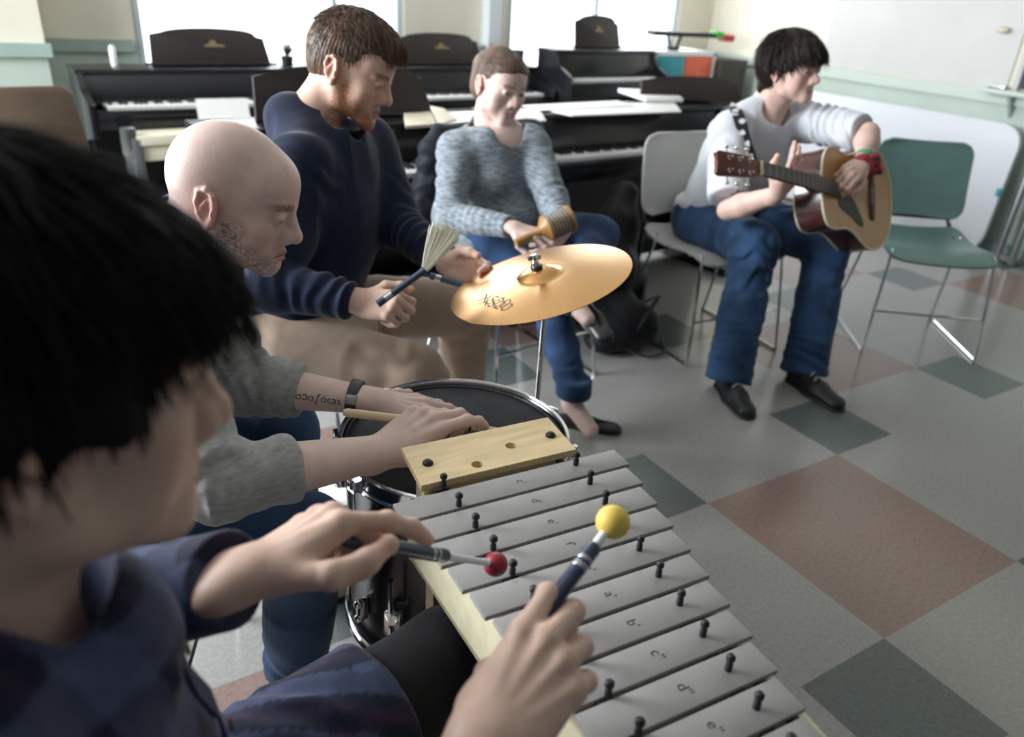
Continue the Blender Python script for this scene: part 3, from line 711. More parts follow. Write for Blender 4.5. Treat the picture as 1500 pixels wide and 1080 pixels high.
# ================================================================== chairs
m_green_pl = material('green_plastic', (0.165, 0.285, 0.27), 0.35, spec=.4, var=.05)
m_white_pl = material('grey_white_plastic', (0.52, 0.51, 0.49), 0.35, spec=.4, var=.04)
def shell(rows, mat, name, parent, t=.010):
    "thin curved plastic shell through a grid of points, thickened"
    b = MB(); bm = b.bm; n, m = len(rows), len(rows[0])
    G = np.array(rows, float)
    du = np.gradient(G, axis=0); dv = np.gradient(G, axis=1); N_ = np.cross(du, dv); N_ /= np.linalg.norm(N_, axis=2, keepdims=True)
    A = [[bm.verts.new(tuple(G[i, j])) for j in range(m)] for i in range(n)]; Bv = [[bm.verts.new(tuple(G[i, j]-t*N_[i, j])) for j in range(m)] for i in range(n)]
    for i in range(n-1):
        for j in range(m-1):
            bm.faces.new((A[i][j], A[i+1][j], A[i+1][j+1], A[i][j+1])); bm.faces.new((Bv[i][j], Bv[i][j+1], Bv[i+1][j+1], Bv[i+1][j]))
    for i in range(n-1):
        bm.faces.new((A[i][0], Bv[i][0], Bv[i+1][0], A[i+1][0])); bm.faces.new((A[i][-1], A[i+1][-1], Bv[i+1][-1], Bv[i][-1]))
    for j in range(m-1):
        bm.faces.new((A[0][j], A[0][j+1], Bv[0][j+1], Bv[0][j])); bm.faces.new((A[-1][j], Bv[-1][j], Bv[-1][j+1], A[-1][j+1]))
    return b.build(name, mat, parent, smooth=60)
def squircle(w, h, n, rr):
    "half width at each of n heights for a rectangle with rounded corners"
    out = []
    for z in np.linspace(0, h, n):
        e = min(z, h-z)
        out.append(w-(rr-math.sqrt(max(0, rr*rr-(rr-e)**2)) if e < rr else 0))
    return out
def make_chair(name_label, mat, loc, rz, group='stacking chairs of the circle'):
    root = thing('side_chair', name_label, 'chair', loc, rz, group)
    hs = [0, .012, .03, .06, .12, .18, .24, .28, .30, .318, .33]
    rows = []
    for z in hs:
        e = min(z, .33-z); rr = .055; wv = .225-(rr-math.sqrt(max(0, rr*rr-(rr-e)**2)) if e < rr else 0)
        wv -= .012*(z/.33)
        rows.append([(wv*s, -.235-.20*z+.028*(s*s)-.012+.5*(z-.16)**2*.6, .515+z) for s in np.linspace(-1, 1, 15)])
    shell(rows, mat, 'backrest', root)
    rows = []
    for y in [-.21, -.205, -.19, -.15, -.10, -.04, .03, .10, .16, .20, .22, .232]:
        e = min(y+.21, .232-y); rr = .05; wv = .228-(rr-math.sqrt(max(0, rr*rr-(rr-e)**2)) if e < rr else 0)
        dz = -.018*math.exp(-((y+.05)/.12)**2)-.03*max(0, (y-.12)/.11)**2+.02*max(0, (-.12-y)/.09)**2
        rows.append([(wv*s, y, .452+dz+.012*s*s) for s in np.linspace(1, -1, 15)])
    shell(rows, mat, 'seat', root)
    for sx in (-1, 1):
        b = MB()
        b.tube([(sx*.205, .165, .438), (sx*.215, .195, .425), (sx*.243, .245, .03), (sx*.245, .235, .009), (sx*.245, .20, .0085), (sx*.245, -.22, .0085), (sx*.243, -.245, .012), (sx*.235, -.235, .035), (sx*.205, -.13, .42), (sx*.20, -.155, .44)], .0062, 8, sub=5)
        b.build('sled_frame', m_chrome, root)
    b = MB(); b.tube([(-.234, .225, .19), (.234, .225, .19)], .005, 8); b.build('front_crossbar', m_chrome, root)
    b = MB(); b.tube([(-.205, .10, .435), (.205, .10, .435)], .006, 8); b.tube([(-.205, -.13, .43), (.205, -.13, .43)], .006, 8); b.build('seat_support', m_steel, root)
    for sx in (-1, 1):
        b = MB(); b.tube([(sx*.17, -.12, .44), (sx*.185, -.20, .455), (sx*.185, -.262, .50), (sx*.18, -.275, .56)], .010, 8, sub=4); b.build('back_arm', m_chrome, root)
    b = MB(); b.box((0, -.262, .525), (.36, .022, .055), bev=.008); b.build('back_bracket', m_rubber, root)
    return root
def heading(dx, dy): return math.atan2(dy, dx)-math.pi/2
ch_green = make_chair('empty green plastic chair on chrome sled legs at the far right', m_green_pl, (3.36, 1.85, 0), heading(-.60, -.80))
ch_white = make_chair('pale grey plastic chair the guitarist sits on', m_white_pl, (2.43, 2.24, 0), heading(-.085, -.996))
# ================================================================== people: building blocks
m_skin = material('skin', (.6, .42, .34), 0.48, attr='Col', spec=.35, var=.05, vscale=45, bump=.05, bscale=220, sss=.12)
def cloth_mat(name, col, var=.12, vscale=30, bump=.12, bscale=420, stretch=None, rough=.85, attr=None, sheen=.15):
    return material(name, col, rough, spec=.2, var=var, vscale=vscale, bump=bump, bscale=bscale, stretch=stretch, attr=attr, sheen=sheen)
class Frame:
    def __init__(s, o, X, Y, Z, sc=1.0): s.o = np.asarray(o, float); s.R = np.array([X, Y, Z]); s.s = sc
    def p(s, x, y, z): return s.o+s.s*(np.array((x, y, z))@s.R)
    def v(s, x, y, z): return np.array((x, y, z))@s.R
    def loc(s, P): return ((P-s.o)@s.R.T)/s.s
def head_frame(o, yaw, pitch, roll, sc=1.0):
    y, p, r = [math.radians(a) for a in (yaw, pitch, roll)]
    f = np.array([math.cos(y)*math.cos(p), math.sin(y)*math.cos(p), math.sin(p)]); x0 = np.array([math.sin(y), -math.cos(y), 0]); u = np.cross(x0, f)
    return Frame(o, math.cos(r)*x0+math.sin(r)*u, f, -math.sin(r)*x0+math.cos(r)*u, sc)
def Rx(F, a):
    "rows of F turned by a about its X axis"
    c, s_ = math.cos(a), math.sin(a); return np.array([F.R[0], c*F.R[1]+s_*F.R[2], -s_*F.R[1]+c*F.R[2]])

def head(S, F, neck, male=True, front=True, lid=.6, jaw=1.0, smile=0.0, nose=1.0, neck_r=.056, cheek=1.0):
    s = F.s; E = lambda c, r, k=.012, op='u', R=None: S.ell(F.p(*c), np.array(r)*s, F.R if R is None else R, k=k*s, op=op)
    K = lambda a, b, ra, rb, k=.012, op='u', **kw: S.rc(F.p(*a), F.p(*b), ra*s, rb*s, k=k*s, op=op, **kw)
    E((0, -.016, .034), (.0755, .099, .084)); E((0, -.045, .012), (.068, .066, .068), .03)
    E((0, .030, -.020), (.063, .062, .085), .03)                      # face block
    E((0, .055, .040), (.058, .038, .042), .03)                       # forehead
    for sx in (-1, 1):
        K((sx*.058, .000, -.050), (sx*.050*jaw, .016, -.074), .016, .015, .025)
        K((sx*.050*jaw, .016, -.074), (sx*.016*jaw, .074, -.100), .016, .015, .022)
        E((sx*.043, .058, -.028), (.022*cheek, .022, .020), .022)             # cheekbone
        E((sx*.040, .050, -.058), (.020*cheek, .022, .024), .022)
        K((sx*.044, .076, .017), (sx*.012, .088, .014), .0085 if male else .007, .0085 if male else .006, .012)   # brow
    E((0, .078, -.101), (.021*jaw, .016, .015), .016)                 # chin
    E((0, .076, -.073), (.031, .020, .026), .018)                     # muzzle
    for sx in (-1, 1): E((sx*.0345, .0955, -.002), (.0150, .0100, .0110), .012, 's')
    K((0, .089, .008), (0, .109*nose, -.030), .0085, .0105, .010)
    E((0, .1105*nose, -.036), (.0125, .0115, .0110), .008)
    for sx in (-1, 1):
        E((sx*.0135, .0985*nose, -.0405), (.0085, .0105, .0085), .007)
        E((sx*.0120, .088, -.044), (.0095, .013, .009), .008); E((sx*.0120, .096, -.0315), (.0075, .0105, .0095), .009); E((sx*.0065, .106*nose, -.0500), (.0034, .0050, .0028), .003, 's')
        E((sx*.0150, .080, -.050), (.010, .008, .008), .01)
    # lips
    mc = .006*smile
    for sx in (-1, 1):
        K((0, .0955, -.0665), (sx*.023, .082, -.072+mc), .0052, .0030, .005)
        K((0, .0940, -.0795), (sx*.020, .083, -.074+mc), .0062, .0032, .005)
        K((0, .1005, -.0730), (sx*.024, .0865, -.0725+mc), .0014, .0008, .003, 's')
    K((-.008, .0985, -.0895), (.008, .0985, -.0895), .0045, .0045, .008, 's')
    # eyelids: a lid ball with a slit
    for sx in (-1, 1):
        c = np.array((sx*.0335, .0805, -.002))
        E(tuple(c), (.0142, .0135, .0132), .004)
        if lid < .95:
            g = (1-lid)*.0075
            S.ell(F.p(c[0], c[1]+.010, c[2]-.0035), np.array((.0115, .009, g))*s, F.R, k=.002*s, op='s')
        K((c[0]-sx*.011, c[1]+.0105, c[2]+.0055), (c[0]+sx*.012, c[1]+.0075, c[2]+.004), .0028, .0026, .004)
    # ears
    for sx in (-1, 1):
        a = math.radians(20)*sx
        eX = F.R[0]*math.cos(a)-F.R[1]*math.sin(a); eY = F.R[0]*math.sin(a)+F.R[1]*math.cos(a); t = math.radians(12)
        eY2 = eY*math.cos(t)+F.R[2]*math.sin(t); eZ2 = -eY*math.sin(t)+F.R[2]*math.cos(t); RE = np.array([eX, eY2, eZ2])
        c0 = F.p(sx*.0765, -.016, -.012)
        q = lambda x, y, z: c0+s*(np.array((sx*x, y, z))@RE)
        S.ell(c0, np.array((.0055, .0165, .029))*s, RE, k=.006*s)
        pts = [q(.002, .012, .006), q(.004, .011, .022), q(.006, .000, .031), q(.008, -.013, .026), q(.009, -.0175, .010), q(.007, -.014, -.008), q(.004, -.006, -.022)]
        S.chain(pts, [.0034*s, .0036*s, .004*s, .0042*s, .004*s, .0038*s, .004*s], k=.004*s)
        S.ell(q(.003, .002, -.027), np.array((.0045, .0075, .008))*s, RE, k=.005*s)
        S.ell(q(.010, .001, -.003), np.array((.0085, .0085, .012))*s, RE, k=.004*s, op='s')
        S.ell(q(.009, -.004, .016), np.array((.005, .007, .008))*s, RE, k=.004*s, op='s')
        S.chain([q(.006, -.009, -.010), q(.006, -.008, .004), q(.006, -.001, .012)], [.003*s]*3, k=.003*s)
        S.ell(q(.005, .0105, -.006), np.array((.004, .004, .006))*s, RE, k=.003*s)
    # neck
    S.rc(F.p(0, -.030, -.050), neck, neck_r*s, neck_r*1.06*s, k=(.03 if front else .012)*s)
    if front: S.rc(F.p(0, .000, -.085), neck+F.v(0, .045, 0)*s*.6, neck_r*.55*s, neck_r*.7*s, k=.02*s)
def face_color(F, base, stubble=None, lips=(.50, .22, .20), blush=.12, brow=(.10, .06, .035), brow_w=.0065, scalp=None):
    base = np.array(base)
    def col(P):
        q = F.loc(P); x, y, z = q[:, 0], q[:, 1], q[:, 2]; ax = np.abs(x)
        c = np.tile(base, (len(P), 1)); n = vnoise(P*60)+.6*vnoise(P*150); n2 = vnoise(P*700)
        def mix(c, t, col): t = np.clip(t, 0, 1)[:, None]; return c*(1-t)+np.array(col)*t
        red = base*np.array((1.02, .70, .68))
        g = lambda cx, cy, cz, r: np.exp(-(((ax-cx)**2+(y-cy)**2+(z-cz)**2)/(r*r)))
        c = mix(c, blush*3.0*g(.045, .06, -.035, .026)+blush*4*g(0, .115, -.036, .016)+blush*5*(g(.080, -.02, -.010, .030)), red)
        if stubble is not None:
            sc_, amt, full = stubble
            m = np.clip((-.045-z+.25*np.maximum(0, .03-y)*.0)/.02, 0, 1)*np.clip((y+.005)/.02, 0, 1)
            m = np.maximum(m, np.clip((-.012-z)/.02, 0, 1)*np.clip((ax-.054)/.008, 0, 1)*np.clip((y+.004)/.01, 0, 1)*np.clip((.055-y)/.02, 0, 1))
            m = m*(1-np.clip(g(.030, .075, -.052, .024)*1.5, 0, 1))*(1-np.clip(g(0, .1, -.074, .016)*1.0, 0, 1)*.8)*np.clip((z+.150)/.02, 0, 1)
            m = np.maximum(m, .7*np.exp(-((z+.057)/.006)**2)*(y > .075)*(ax < .03))
            c = mix(c, m*amt*np.clip(full+1.6*n2+.6*n, 0, 1), sc_)
        if scalp is not None:
            m = np.clip((z-.052+.22*np.maximum(0, .02-y)*0-.02*(y > .06)+.02*np.cos(ax*60))/.015, 0, 1); m = np.maximum(m, np.clip((z+.0-.35*(y+.02))/.03, 0, 1)*(y < .0)*(z > -.06))
            c = mix(c, m*scalp[1]*(.8+.5*n), scalp[0])
        lipm = np.exp(-((z+.0665-.0)/.0048)**2)*(ax < .022)*(y > .080)+np.exp(-((z+.0800)/.0055)**2)*(ax < .019)*(y > .080)
        c = mix(c, .85*lipm, lips)
        mouth = np.exp(-((z+.0728)/.0016)**2)*(ax < .025)*(y > .08); c = mix(c, .8*mouth, (.12, .05, .05))
        bz = z-(.019+.10*(ax-.03)-2.2*(ax-.03)**2); c = mix(c, 1.0*np.exp(-(bz/brow_w)**4)*np.clip((ax-.009)/.006, 0, 1)*np.clip((.062-ax)/.012, 0, 1)*(y > .03)*(.85+1.2*n2), brow)
        es = np.exp(-((ax-.033)**2/.016**2+(z+.002)**2/.009**2))*(y > .07); c = mix(c, .35*es, base*np.array((.72, .52, .50)))
        lash = np.exp(-((z+.0028+.25*(ax-.0325)**2*60)/.0013)**2)*(np.abs(ax-.033) < .012)*(y > .078); c = mix(c, .75*lash, (.08, .05, .04))
        return c
    return col
m_eye = material('eye', (.8, .78, .75), .15, attr='Col')
def eyes(F, root, iris=(.08, .12, .16), look=(0, 0)):
    for sx in (-1, 1):
        S = SDF(); c = F.p(sx*.0335, .0805, -.0025); S.ell(c, np.full(3, .0122*F.s))
        g = nz(F.v(look[0], 1, look[1])); 
        def col(P, c=c, g=g):
            d = (P-c)@g/(.0122*F.s); o = np.tile(np.array((.48, .45, .44)), (len(P), 1)); o[d > .80] = iris; o[d > .95] = (.005, .005, .005); return o
        np_mesh('eye', [S.arrays(.0013*F.s)], m_eye, root, ROOT(root), col)
def ROOT(r): return np.array(r.location)

def hand(S, wr, fwd, up, side, curl, thumb, s=1.0, spread=(7, 2, -3, -9), fat=1.0, k=.0055):
    Y = nz(fwd); Z = np.asarray(up, float); Z = nz(Z-(Z@Y)*Y); X = np.cross(Y, Z)*side
    p = lambda x, y, z: wr+s*(x*X+y*Y+z*Z)
    mcp = [(.0285, .092, .000), (.0085, .0965, .004), (-.0115, .091, .002), (-.0300, .081, -.003)]
    S.rc(p(0, -.02, 0), p(0, .012, -.001), .0255*s*fat, .026*s*fat, k=.012, n=Z, fl=.74)
    for (x, y, z), w in zip(mcp, (.75, .3, -.25, -.7)):
        S.rc(p(.022*w, .010, -.003), p(x, y-.004, z-.004), .0145*s*fat, .0118*s*fat, k=.012)
        S.ell(p(x, y-.002, z-.001), np.full(3, .0108*s*fat), k=.007)
        S.rc(p(.020*w, .030, .008), p(x, y-.006, z+.006), .0022*s, .0034*s, k=.006)       # tendons
    S.ell(p(0, .050, -.008), np.array((.034, .044, .012))*s, np.array([X, Y, Z]), k=.012)
    S.ell(p(.022, .034, -.012), np.array((.015, .027, .014))*s*fat, np.array([X, Y, Z]), k=.012)
    S.ell(p(-.026, .036, -.010), np.array((.012, .030, .012))*s*fat, np.array([X, Y, Z]), k=.012)
    L = [(.046, .027, .022), (.051, .031, .023), (.047, .029, .023), (.037, .021, .020)]
    tips = []
    for i in range(4):
        a = math.radians(spread[i]); Yf = math.cos(a)*Y+math.sin(a)*X
        q = p(*mcp[i]); th = 0; rr = np.array((.0104, .0092, .0084, .0070))*s*fat*(1, 1.02, .98, .88)[i]
        for j in range(3):
            th += math.radians(curl[i][j]); d = math.cos(th)*Yf-math.sin(th)*Z; nv = math.cos(th)*Z+math.sin(th)*Yf
            e = q+d*L[i][j]*s; S.rc(q, e, rr[j], rr[j+1], k=k)
            S.ell(e if j < 2 else q+d*L[i][j]*s*.6, np.full(3, rr[j+1]*1.10), k=.004)
            q = e
        tips.append((q+nv*rr[3]*.72-d*.002, nv, d))
    q = p(.024, .022, -.010); rr = np.array((.0150, .0118, .0108, .0085))*s*fat; Lt = (.046, .034, .027)
    for j in range(3):
        v = np.array(thumb[j], float); d = nz(v[0]*X+v[1]*Y+v[2]*Z); e = q+d*Lt[j]*s; S.rc(q, e, rr[j], rr[j+1], k=.008 if j == 0 else .005)
        S.ell(e, np.full(3, rr[j+1]*1.05), k=.004); q = e
    tips.append((q, Z, d)); S.kn = [p(*m) for m in mcp]
    S.tips = tips
    return S
def forearm(S, el, wr, up, r0=.045, r1=.029, k=.015):
    el = np.asarray(el, float); wr = np.asarray(wr, float); m = el+(wr-el)*.30
    S.rc(el, m, r0*.92, r0, k=k); S.rc(m, wr, r0, r1, k=k, n=up, fl=.78)
def hand_color(S, base):
    base = np.array(base)
    tips = np.array([t[0] for t in S.tips]); kn = np.array(S.kn)
    def col(P):
        c = np.tile(base, (len(P), 1)); n = vnoise(P*70)
        d = np.min(np.linalg.norm(P[:, None]-tips[None], axis=2), 1); t = np.clip(1-d/.035, 0, 1)*.55
        d2 = np.min(np.linalg.norm(P[:, None]-kn[None], axis=2), 1); t = np.clip(t+np.clip(1-d2/.018, 0, 1)*.45+.15*n, 0, 1)[:, None]
        c = c*(1-t)+t*base*np.array((1.0, .74, .70))
        nail = (d < .0068); c[nail] = base*np.array((1.12, .95, .95))
        return c
    return col
def mixcol(pieces):
    "colour function that picks by piece: list of (arrays, colour function)"
    def col(P):
        out = np.empty((len(P), 3)); i = 0
        for (v, f), fn in pieces: out[i:i+len(v)] = fn(P[i:i+len(v)]); i += len(v)
        return out
    return col
def skin_object(root, pieces, name='body'):
    return np_mesh(name, [a for a, _ in pieces], m_skin, root, ROOT(root), mixcol(pieces))
def flatcol(c): return lambda P: np.tile(np.array(c, float), (len(P), 1))
def folds(amp, fr, seed=0.0, axis=None):
    def d(P):
        Q = P*fr+seed
        if axis is not None: Q = Q+np.outer(P@nz(axis), nz(axis))*fr*(-.6)
        w = np.stack([vnoise(Q*.6+7), vnoise(Q*.6+17), vnoise(Q*.6+29)], 1)
        return amp*(np.abs(vnoise(Q+1.6*w))*3.2-.75)
    return d
def torso(S, pel, chest, neck, shL, shR, fwd, wp=.165, ww=.150, wc=.165, fl=.66, k=.05, sr=.062):
    pel, chest, neck, shL, shR = [np.asarray(a, float) for a in (pel, chest, neck, shL, shR)]
    w = pel*.55+chest*.45; n = nz(fwd)
    S.rc(pel, w, wp, ww, k=k, n=n, fl=fl); S.rc(w, chest, ww, wc, k=k, n=n, fl=fl)
    m = (shL+shR)/2
    S.rc(chest, m*.7+chest*.3, wc, wc*.86, k=k, n=n, fl=fl)
    S.rc(shL, shR, sr, sr, k=.03); 
    for sh in (shL, shR): S.rc(neck, sh*.8+neck*.2, .052, .048, k=.03)
def shoe(root, heel, toe, mat, name='shoe', w=.046, sole=None, h=.062, flat=False, up=(0, 0, 1)):
    heel = np.asarray(heel, float); toe = np.asarray(toe, float); d = nz(toe-heel); u = np.asarray(up, float); u = nz(u-(u@d)*d); sd = np.cross(d, u); L = np.linalg.norm(toe-heel)
    S = SDF(); p = lambda a, x, z: heel+d*a*L+sd*x+u*z
    if flat:
        S.rc(p(.08, 0, .020), p(.5, 0, .018), .026, .030, k=.02, n=u, fl=.7); S.rc(p(.5, 0, .018), p(.86, 0, .016), .034, .032, k=.02, n=u, fl=.55)
        S.ell(p(.42, 0, .046), (.088, .022, .022), np.array([d, sd, u]), k=.006, op='s')
    else:
        S.rc(p(.10, 0, .036), p(.55, 0, .030), .036, .040, k=.02); S.rc(p(.55, 0, .028), p(.88, 0, .024), w*.95, w*.78, k=.02, n=u, fl=.72)
        S.rc(p(.16, 0, .050), p(.22, 0, .075), .036, .036, k=.02)
    S.plane(p(0, 0, 0.004), -u)
    o = np_mesh(name, [S.arrays(.0035)], mat, root, ROOT(root))
    S2 = SDF(); S2.rc(p(.10, 0, .008), p(.5, 0, .008), .039*w/.046, .040*w/.046, k=.02, n=u, fl=.35); S2.rc(p(.5, 0, .008), p(.88, 0, .008), .047*w/.046, .040*w/.046, k=.02, n=u, fl=.3)
    S2.plane(p(0, 0, 0), -u); S2.plane(p(0, 0, .016), u)
    np_mesh('sole', [S2.arrays(.004)], sole or m_rubber, o, ROOT(root))
    return o

def locks(V_, F, n, L, w, zmin=-.2, lift=.25, seed=1, sel=None, swirl=.0, droop=.3, crown=(0, -.035, .12)):
    "tapered tufts of hair following the combing direction away from the crown"
    r = np.random.RandomState(seed); q = F.loc(V_); ok = q[:, 2] > zmin
    if sel is not None: ok &= sel(q)
    I = np.nonzero(ok)[0]
    if len(I) == 0: return np.zeros((0, 3)), np.zeros((0, 4), int)
    I = r.choice(I, n); Q = q[I]; nn = Q-np.array((0, -.014, .02)); nn = nn/np.array((.0755, .099, .084))**2; nn /= np.linalg.norm(nn, axis=1)[:, None]
    t = Q-np.array(crown); t += swirl*np.cross(nn, t); t[:, 2] -= droop*.05; t += r.randn(n, 3)*.012; t -= (t*nn).sum(1)[:, None]*nn; t /= np.linalg.norm(t, axis=1)[:, None]+1e-6
    b = np.cross(nn, t); ll = L*(.6+.8*r.rand(n)); vs = []; fs = []
    NS = 4
    for k in range(NS+1):
        u = k/NS; c = Q+t*(ll*u)[:, None]+nn*(lift*ll*(u-u*u*1.15)-.0015)[:, None]; ww = w*(1-.88*u)
        vs.append(np.stack([c+b*ww, c-b*ww, c+nn*ww*.8], 1))
    A = np.stack(vs, 1)                     # n, NS+1, 3, 3
    base = np.arange(n)*(NS+1)*3
    for k in range(NS):
        for j in range(3):
            j2 = (j+1) % 3; fs.append(np.stack([base+k*3+j, base+k*3+j2, base+(k+1)*3+j2, base+(k+1)*3+j], 1))
    P = A.reshape(-1, 3); return F.o+F.s*(P@F.R), np.concatenate(fs)
def hair_mat(name, col, var=.35, rough=.5, spec=.3):
    return material(name, col, rough, spec=spec, var=var, vscale=30, stretch=(1, 1, .3), bump=.25, bscale=160)
def strand_disp(F, amp, N_=46, crown=(0, -.035, .12)):
    def d(P):
        q = F.loc(P)-np.array(crown); ph = np.arctan2(q[:, 0], q[:, 1]); rr = np.sqrt(q[:, 0]**2+q[:, 1]**2)
        return amp*F.s*(np.sin(ph*N_+5*vnoise(P*22))*.5+1.4*vnoise(np.stack([ph*9, rr*8, q[:, 2]*14], 1)))*np.clip(rr/.03, 0, 1)
    return d
def limb_report(n, *pts):
    pass
def button(root, pos, nrm, r=.0055, mat=None, name='button'):
    b = MB(); b.lathe([(0, .0015), (r*.6, .0012), (r*.8, .0022), (r, .0018), (r, -.001), (0, -.001)], 14, np.asarray(pos)-ROOT(root), nrm); return b.build(name, mat or m_rubber, root)
# ================================================================== the bald man at the drum
SKIN_B = (.70, .52, .465)
FB = head_frame((.286, 1.314, 1.038), -34, -16.5, 2.5, .985)
def build_bald():
    root = thing('person', 'bald man with dark stubble leaning over the drum, beige sweater with pushed-up sleeves and jeans', 'person', (-.08, 1.36, 0))
    neck = FB.p(0, -.105, -.135)
    shR = V3(.085, 1.13, .855); shL = V3(.215, 1.43, .87); elR = V3(0.1526, 1.0017, 0.7027); elL = V3(0.2584, 1.3143, 0.6935)
    wrR = V3(0.4062, 0.9987, 0.6831); wrL = V3(0.4624, 1.1717, 0.6766)
    pel = V3(-.12, 1.36, .53); chest = V3(.05, 1.31, .76)
    fw = nz((.92, -.39, 0)); SH = SDF(); head(SH, FB, neck, lid=.97, jaw=1.04)
    col = face_color(FB, SKIN_B, stubble=((.085, .068, .060), .85, .42), brow=(.16, .10, .07), blush=.16, scalp=None)
    HL = SDF(); uL = nz((.05, -.1, 1)); forearm(HL, elL, wrL, uL)
    hand(HL, wrL, V3(0.6751, 1.1542, 0.6000)-wrL, uL, -1, [(8, 8, 5), (4, 8, 5), (2, 10, 6), (-2, 12, 6)], [(.8, .6, -.2), (.5, .9, -.1), (.4, 1, -.05)], s=1.10, spread=(4, 1, -3, -10))
    HR = SDF(); fR = V3(0.5078, 1.0099, 0.7228)-wrR; uR = nz((-.05, -.25, 1)); forearm(HR, elR, wrR, uR, r0=.048, r1=.031)
    hand(HR, wrR, fR, uR, 1, [(18, 28, 18), (35, 62, 40), (48, 72, 45), (55, 75, 45)], [(.65, .75, -.35), (.15, 1, -.25), (-.1, 1, -.15)], s=1.08, spread=(8, 2, -2, -5))
    HL.tips; pieces = [(SH.arrays(.0026), col), (HL.arrays(.0028), hand_color(HL, SKIN_B)), (HR.arrays(.0026), hand_color(HR, SKIN_B))]
    core = SDF(); core.rc(pel, chest, .11, .12, k=.05, n=fw, fl=.6); core.rc(chest, neck, .11, .05, k=.05)
    pieces.append((core.arrays(.012), flatcol(SKIN_B)))
    body = skin_object(root, pieces); eyes(FB, root)
    # sweater
    S = SDF(); torso(S, pel, chest, neck-V3(0, 0, .03), shL, shR, fw, wp=.19, ww=.175, wc=.18, fl=.72)
    S.rc(shR, elR, .072, .060, k=.035, wr=(.005, .06)); cR = elR+(wrR-elR)*.42; S.cc(elR-(cR-elR)*.25, cR, .060, .051, rd=.008, wr=(.0045, .028)); S.cc(elR+(wrR-elR)*.30, cR+(wrR-elR)*.02, .054, .053, rd=.010, k=.004)
    S.rc(shL, elL, .070, .058, k=.035, wr=(.005, .06)); cL = elL+(wrL-elL)*.46; S.cc(elL-(cL-elL)*.25, cL, .058, .050, rd=.008, wr=(.004, .03))
    m_sw = cloth_mat('beige_sweater', (.37, .37, .365), var=.15, vscale=60, stretch=(1, 1, 3), bump=.2)
    np_mesh('sweater', [S.arrays(.0042, folds(.0045, 11, 3))], m_sw, root, ROOT(root))
    # jeans
    J = SDF(); hipR = V3(-.10, 1.25, .52); hipL = V3(-.05, 1.45, .52); knR = V3(.285, 1.06, .505); knL = V3(.34, 1.39, .53); anR = V3(.272, 1.145, .10); anL = V3(.36, 1.46, .09)
    J.ell((-.10, 1.36, .53), (.19, .19, .12), k=.04)
    for h_, k_, a_ in ((hipR, knR, anR), (hipL, knL, anL)):
        J.rc(h_, k_, .098, .074, k=.04, wr=(.003, .09)); J.rc(k_, k_*.35+a_*.65, .072, .060, k=.03, wr=(.003, .07)); J.cc(k_*.6+a_*.4, a_+V3(0, 0, .02), .062, .056, k=.02, wr=(.003, .06))
        J.cc(a_+V3(0, 0, .065), a_+V3(0, 0, .015), .062, .062, rd=.008, k=.003)
    m_je = cloth_mat('blue_jeans', (.028, .062, .125), var=.35, vscale=10, bump=.15, bscale=700)
    np_mesh('jeans', [J.arrays(.0055, folds(.004, 9, 8))], m_je, root, ROOT(root))
    m_sh = material('beige_canvas', (.48, .45, .40), .7)
    shoe(root, anR+V3(-.05, .03, -.10), anR+V3(.20, -.10, -.10), m_sh); shoe(root, anL+V3(-.05, .02, -.09), anL+V3(.21, -.05, -.09), m_sh)
    # watch on the left wrist
    wv = nz(wrL-elL); wc = wrL-wv*.035; T = SDF(); T.cc(wc-wv*.011, wc+wv*.011, .0405, .0390, rd=.003, n=uL, fl=.86); 
    wo = np_mesh('wristwatch', [T.arrays(.0022)], material('watch_black', (.02, .025, .03), .4), root, ROOT(root))
    sd = nz(np.cross(wv, uL)); b = MB(); pc = wc+sd*.030+uL*.016-ROOT(root)
    nrm = nz(sd*.9+uL*.6); RR = Matrix((tuple(wv), tuple(np.cross(nrm, wv)), tuple(nrm))).transposed()
    b.box(pc+nrm*.004, (.020, .018, .006), bev=.002, rot=RR); b.build('buckle', m_steel, wo)
    # tattoo on the left forearm, wrapped on to the skin
    me = text_mesh('o\u0254o\u0192\u00f3cas', .0205); n = len(me.vertices); a = np.empty(n*3, np.float32); me.vertices.foreach_get('co', a); a = a.reshape(-1, 3).astype(float)
    nrm = nz(-CF); tx = nz(wv-(wv@nrm)*nrm); ty = np.cross(nrm, tx); c0 = wrL-wv*.094
    P = c0+np.outer(a[:, 0], tx)+np.outer(a[:, 1]-.007, ty)+nrm*.03
    for it in range(12): P = P-np.outer(HL.ev(P)*.9-.0006, nrm)
    me.vertices.foreach_set('co', (P-ROOT(root)).astype(np.float32).ravel()); me.update(); me.materials.append(material('tattoo_ink', (.035, .045, .055), .6))
    o = bpy.data.objects.new('tattoo', me); COL.objects.link(o); o.parent = body
    return root, wrR, fR, uR
pB, wrR_B, fR_B, uR_B = build_bald()
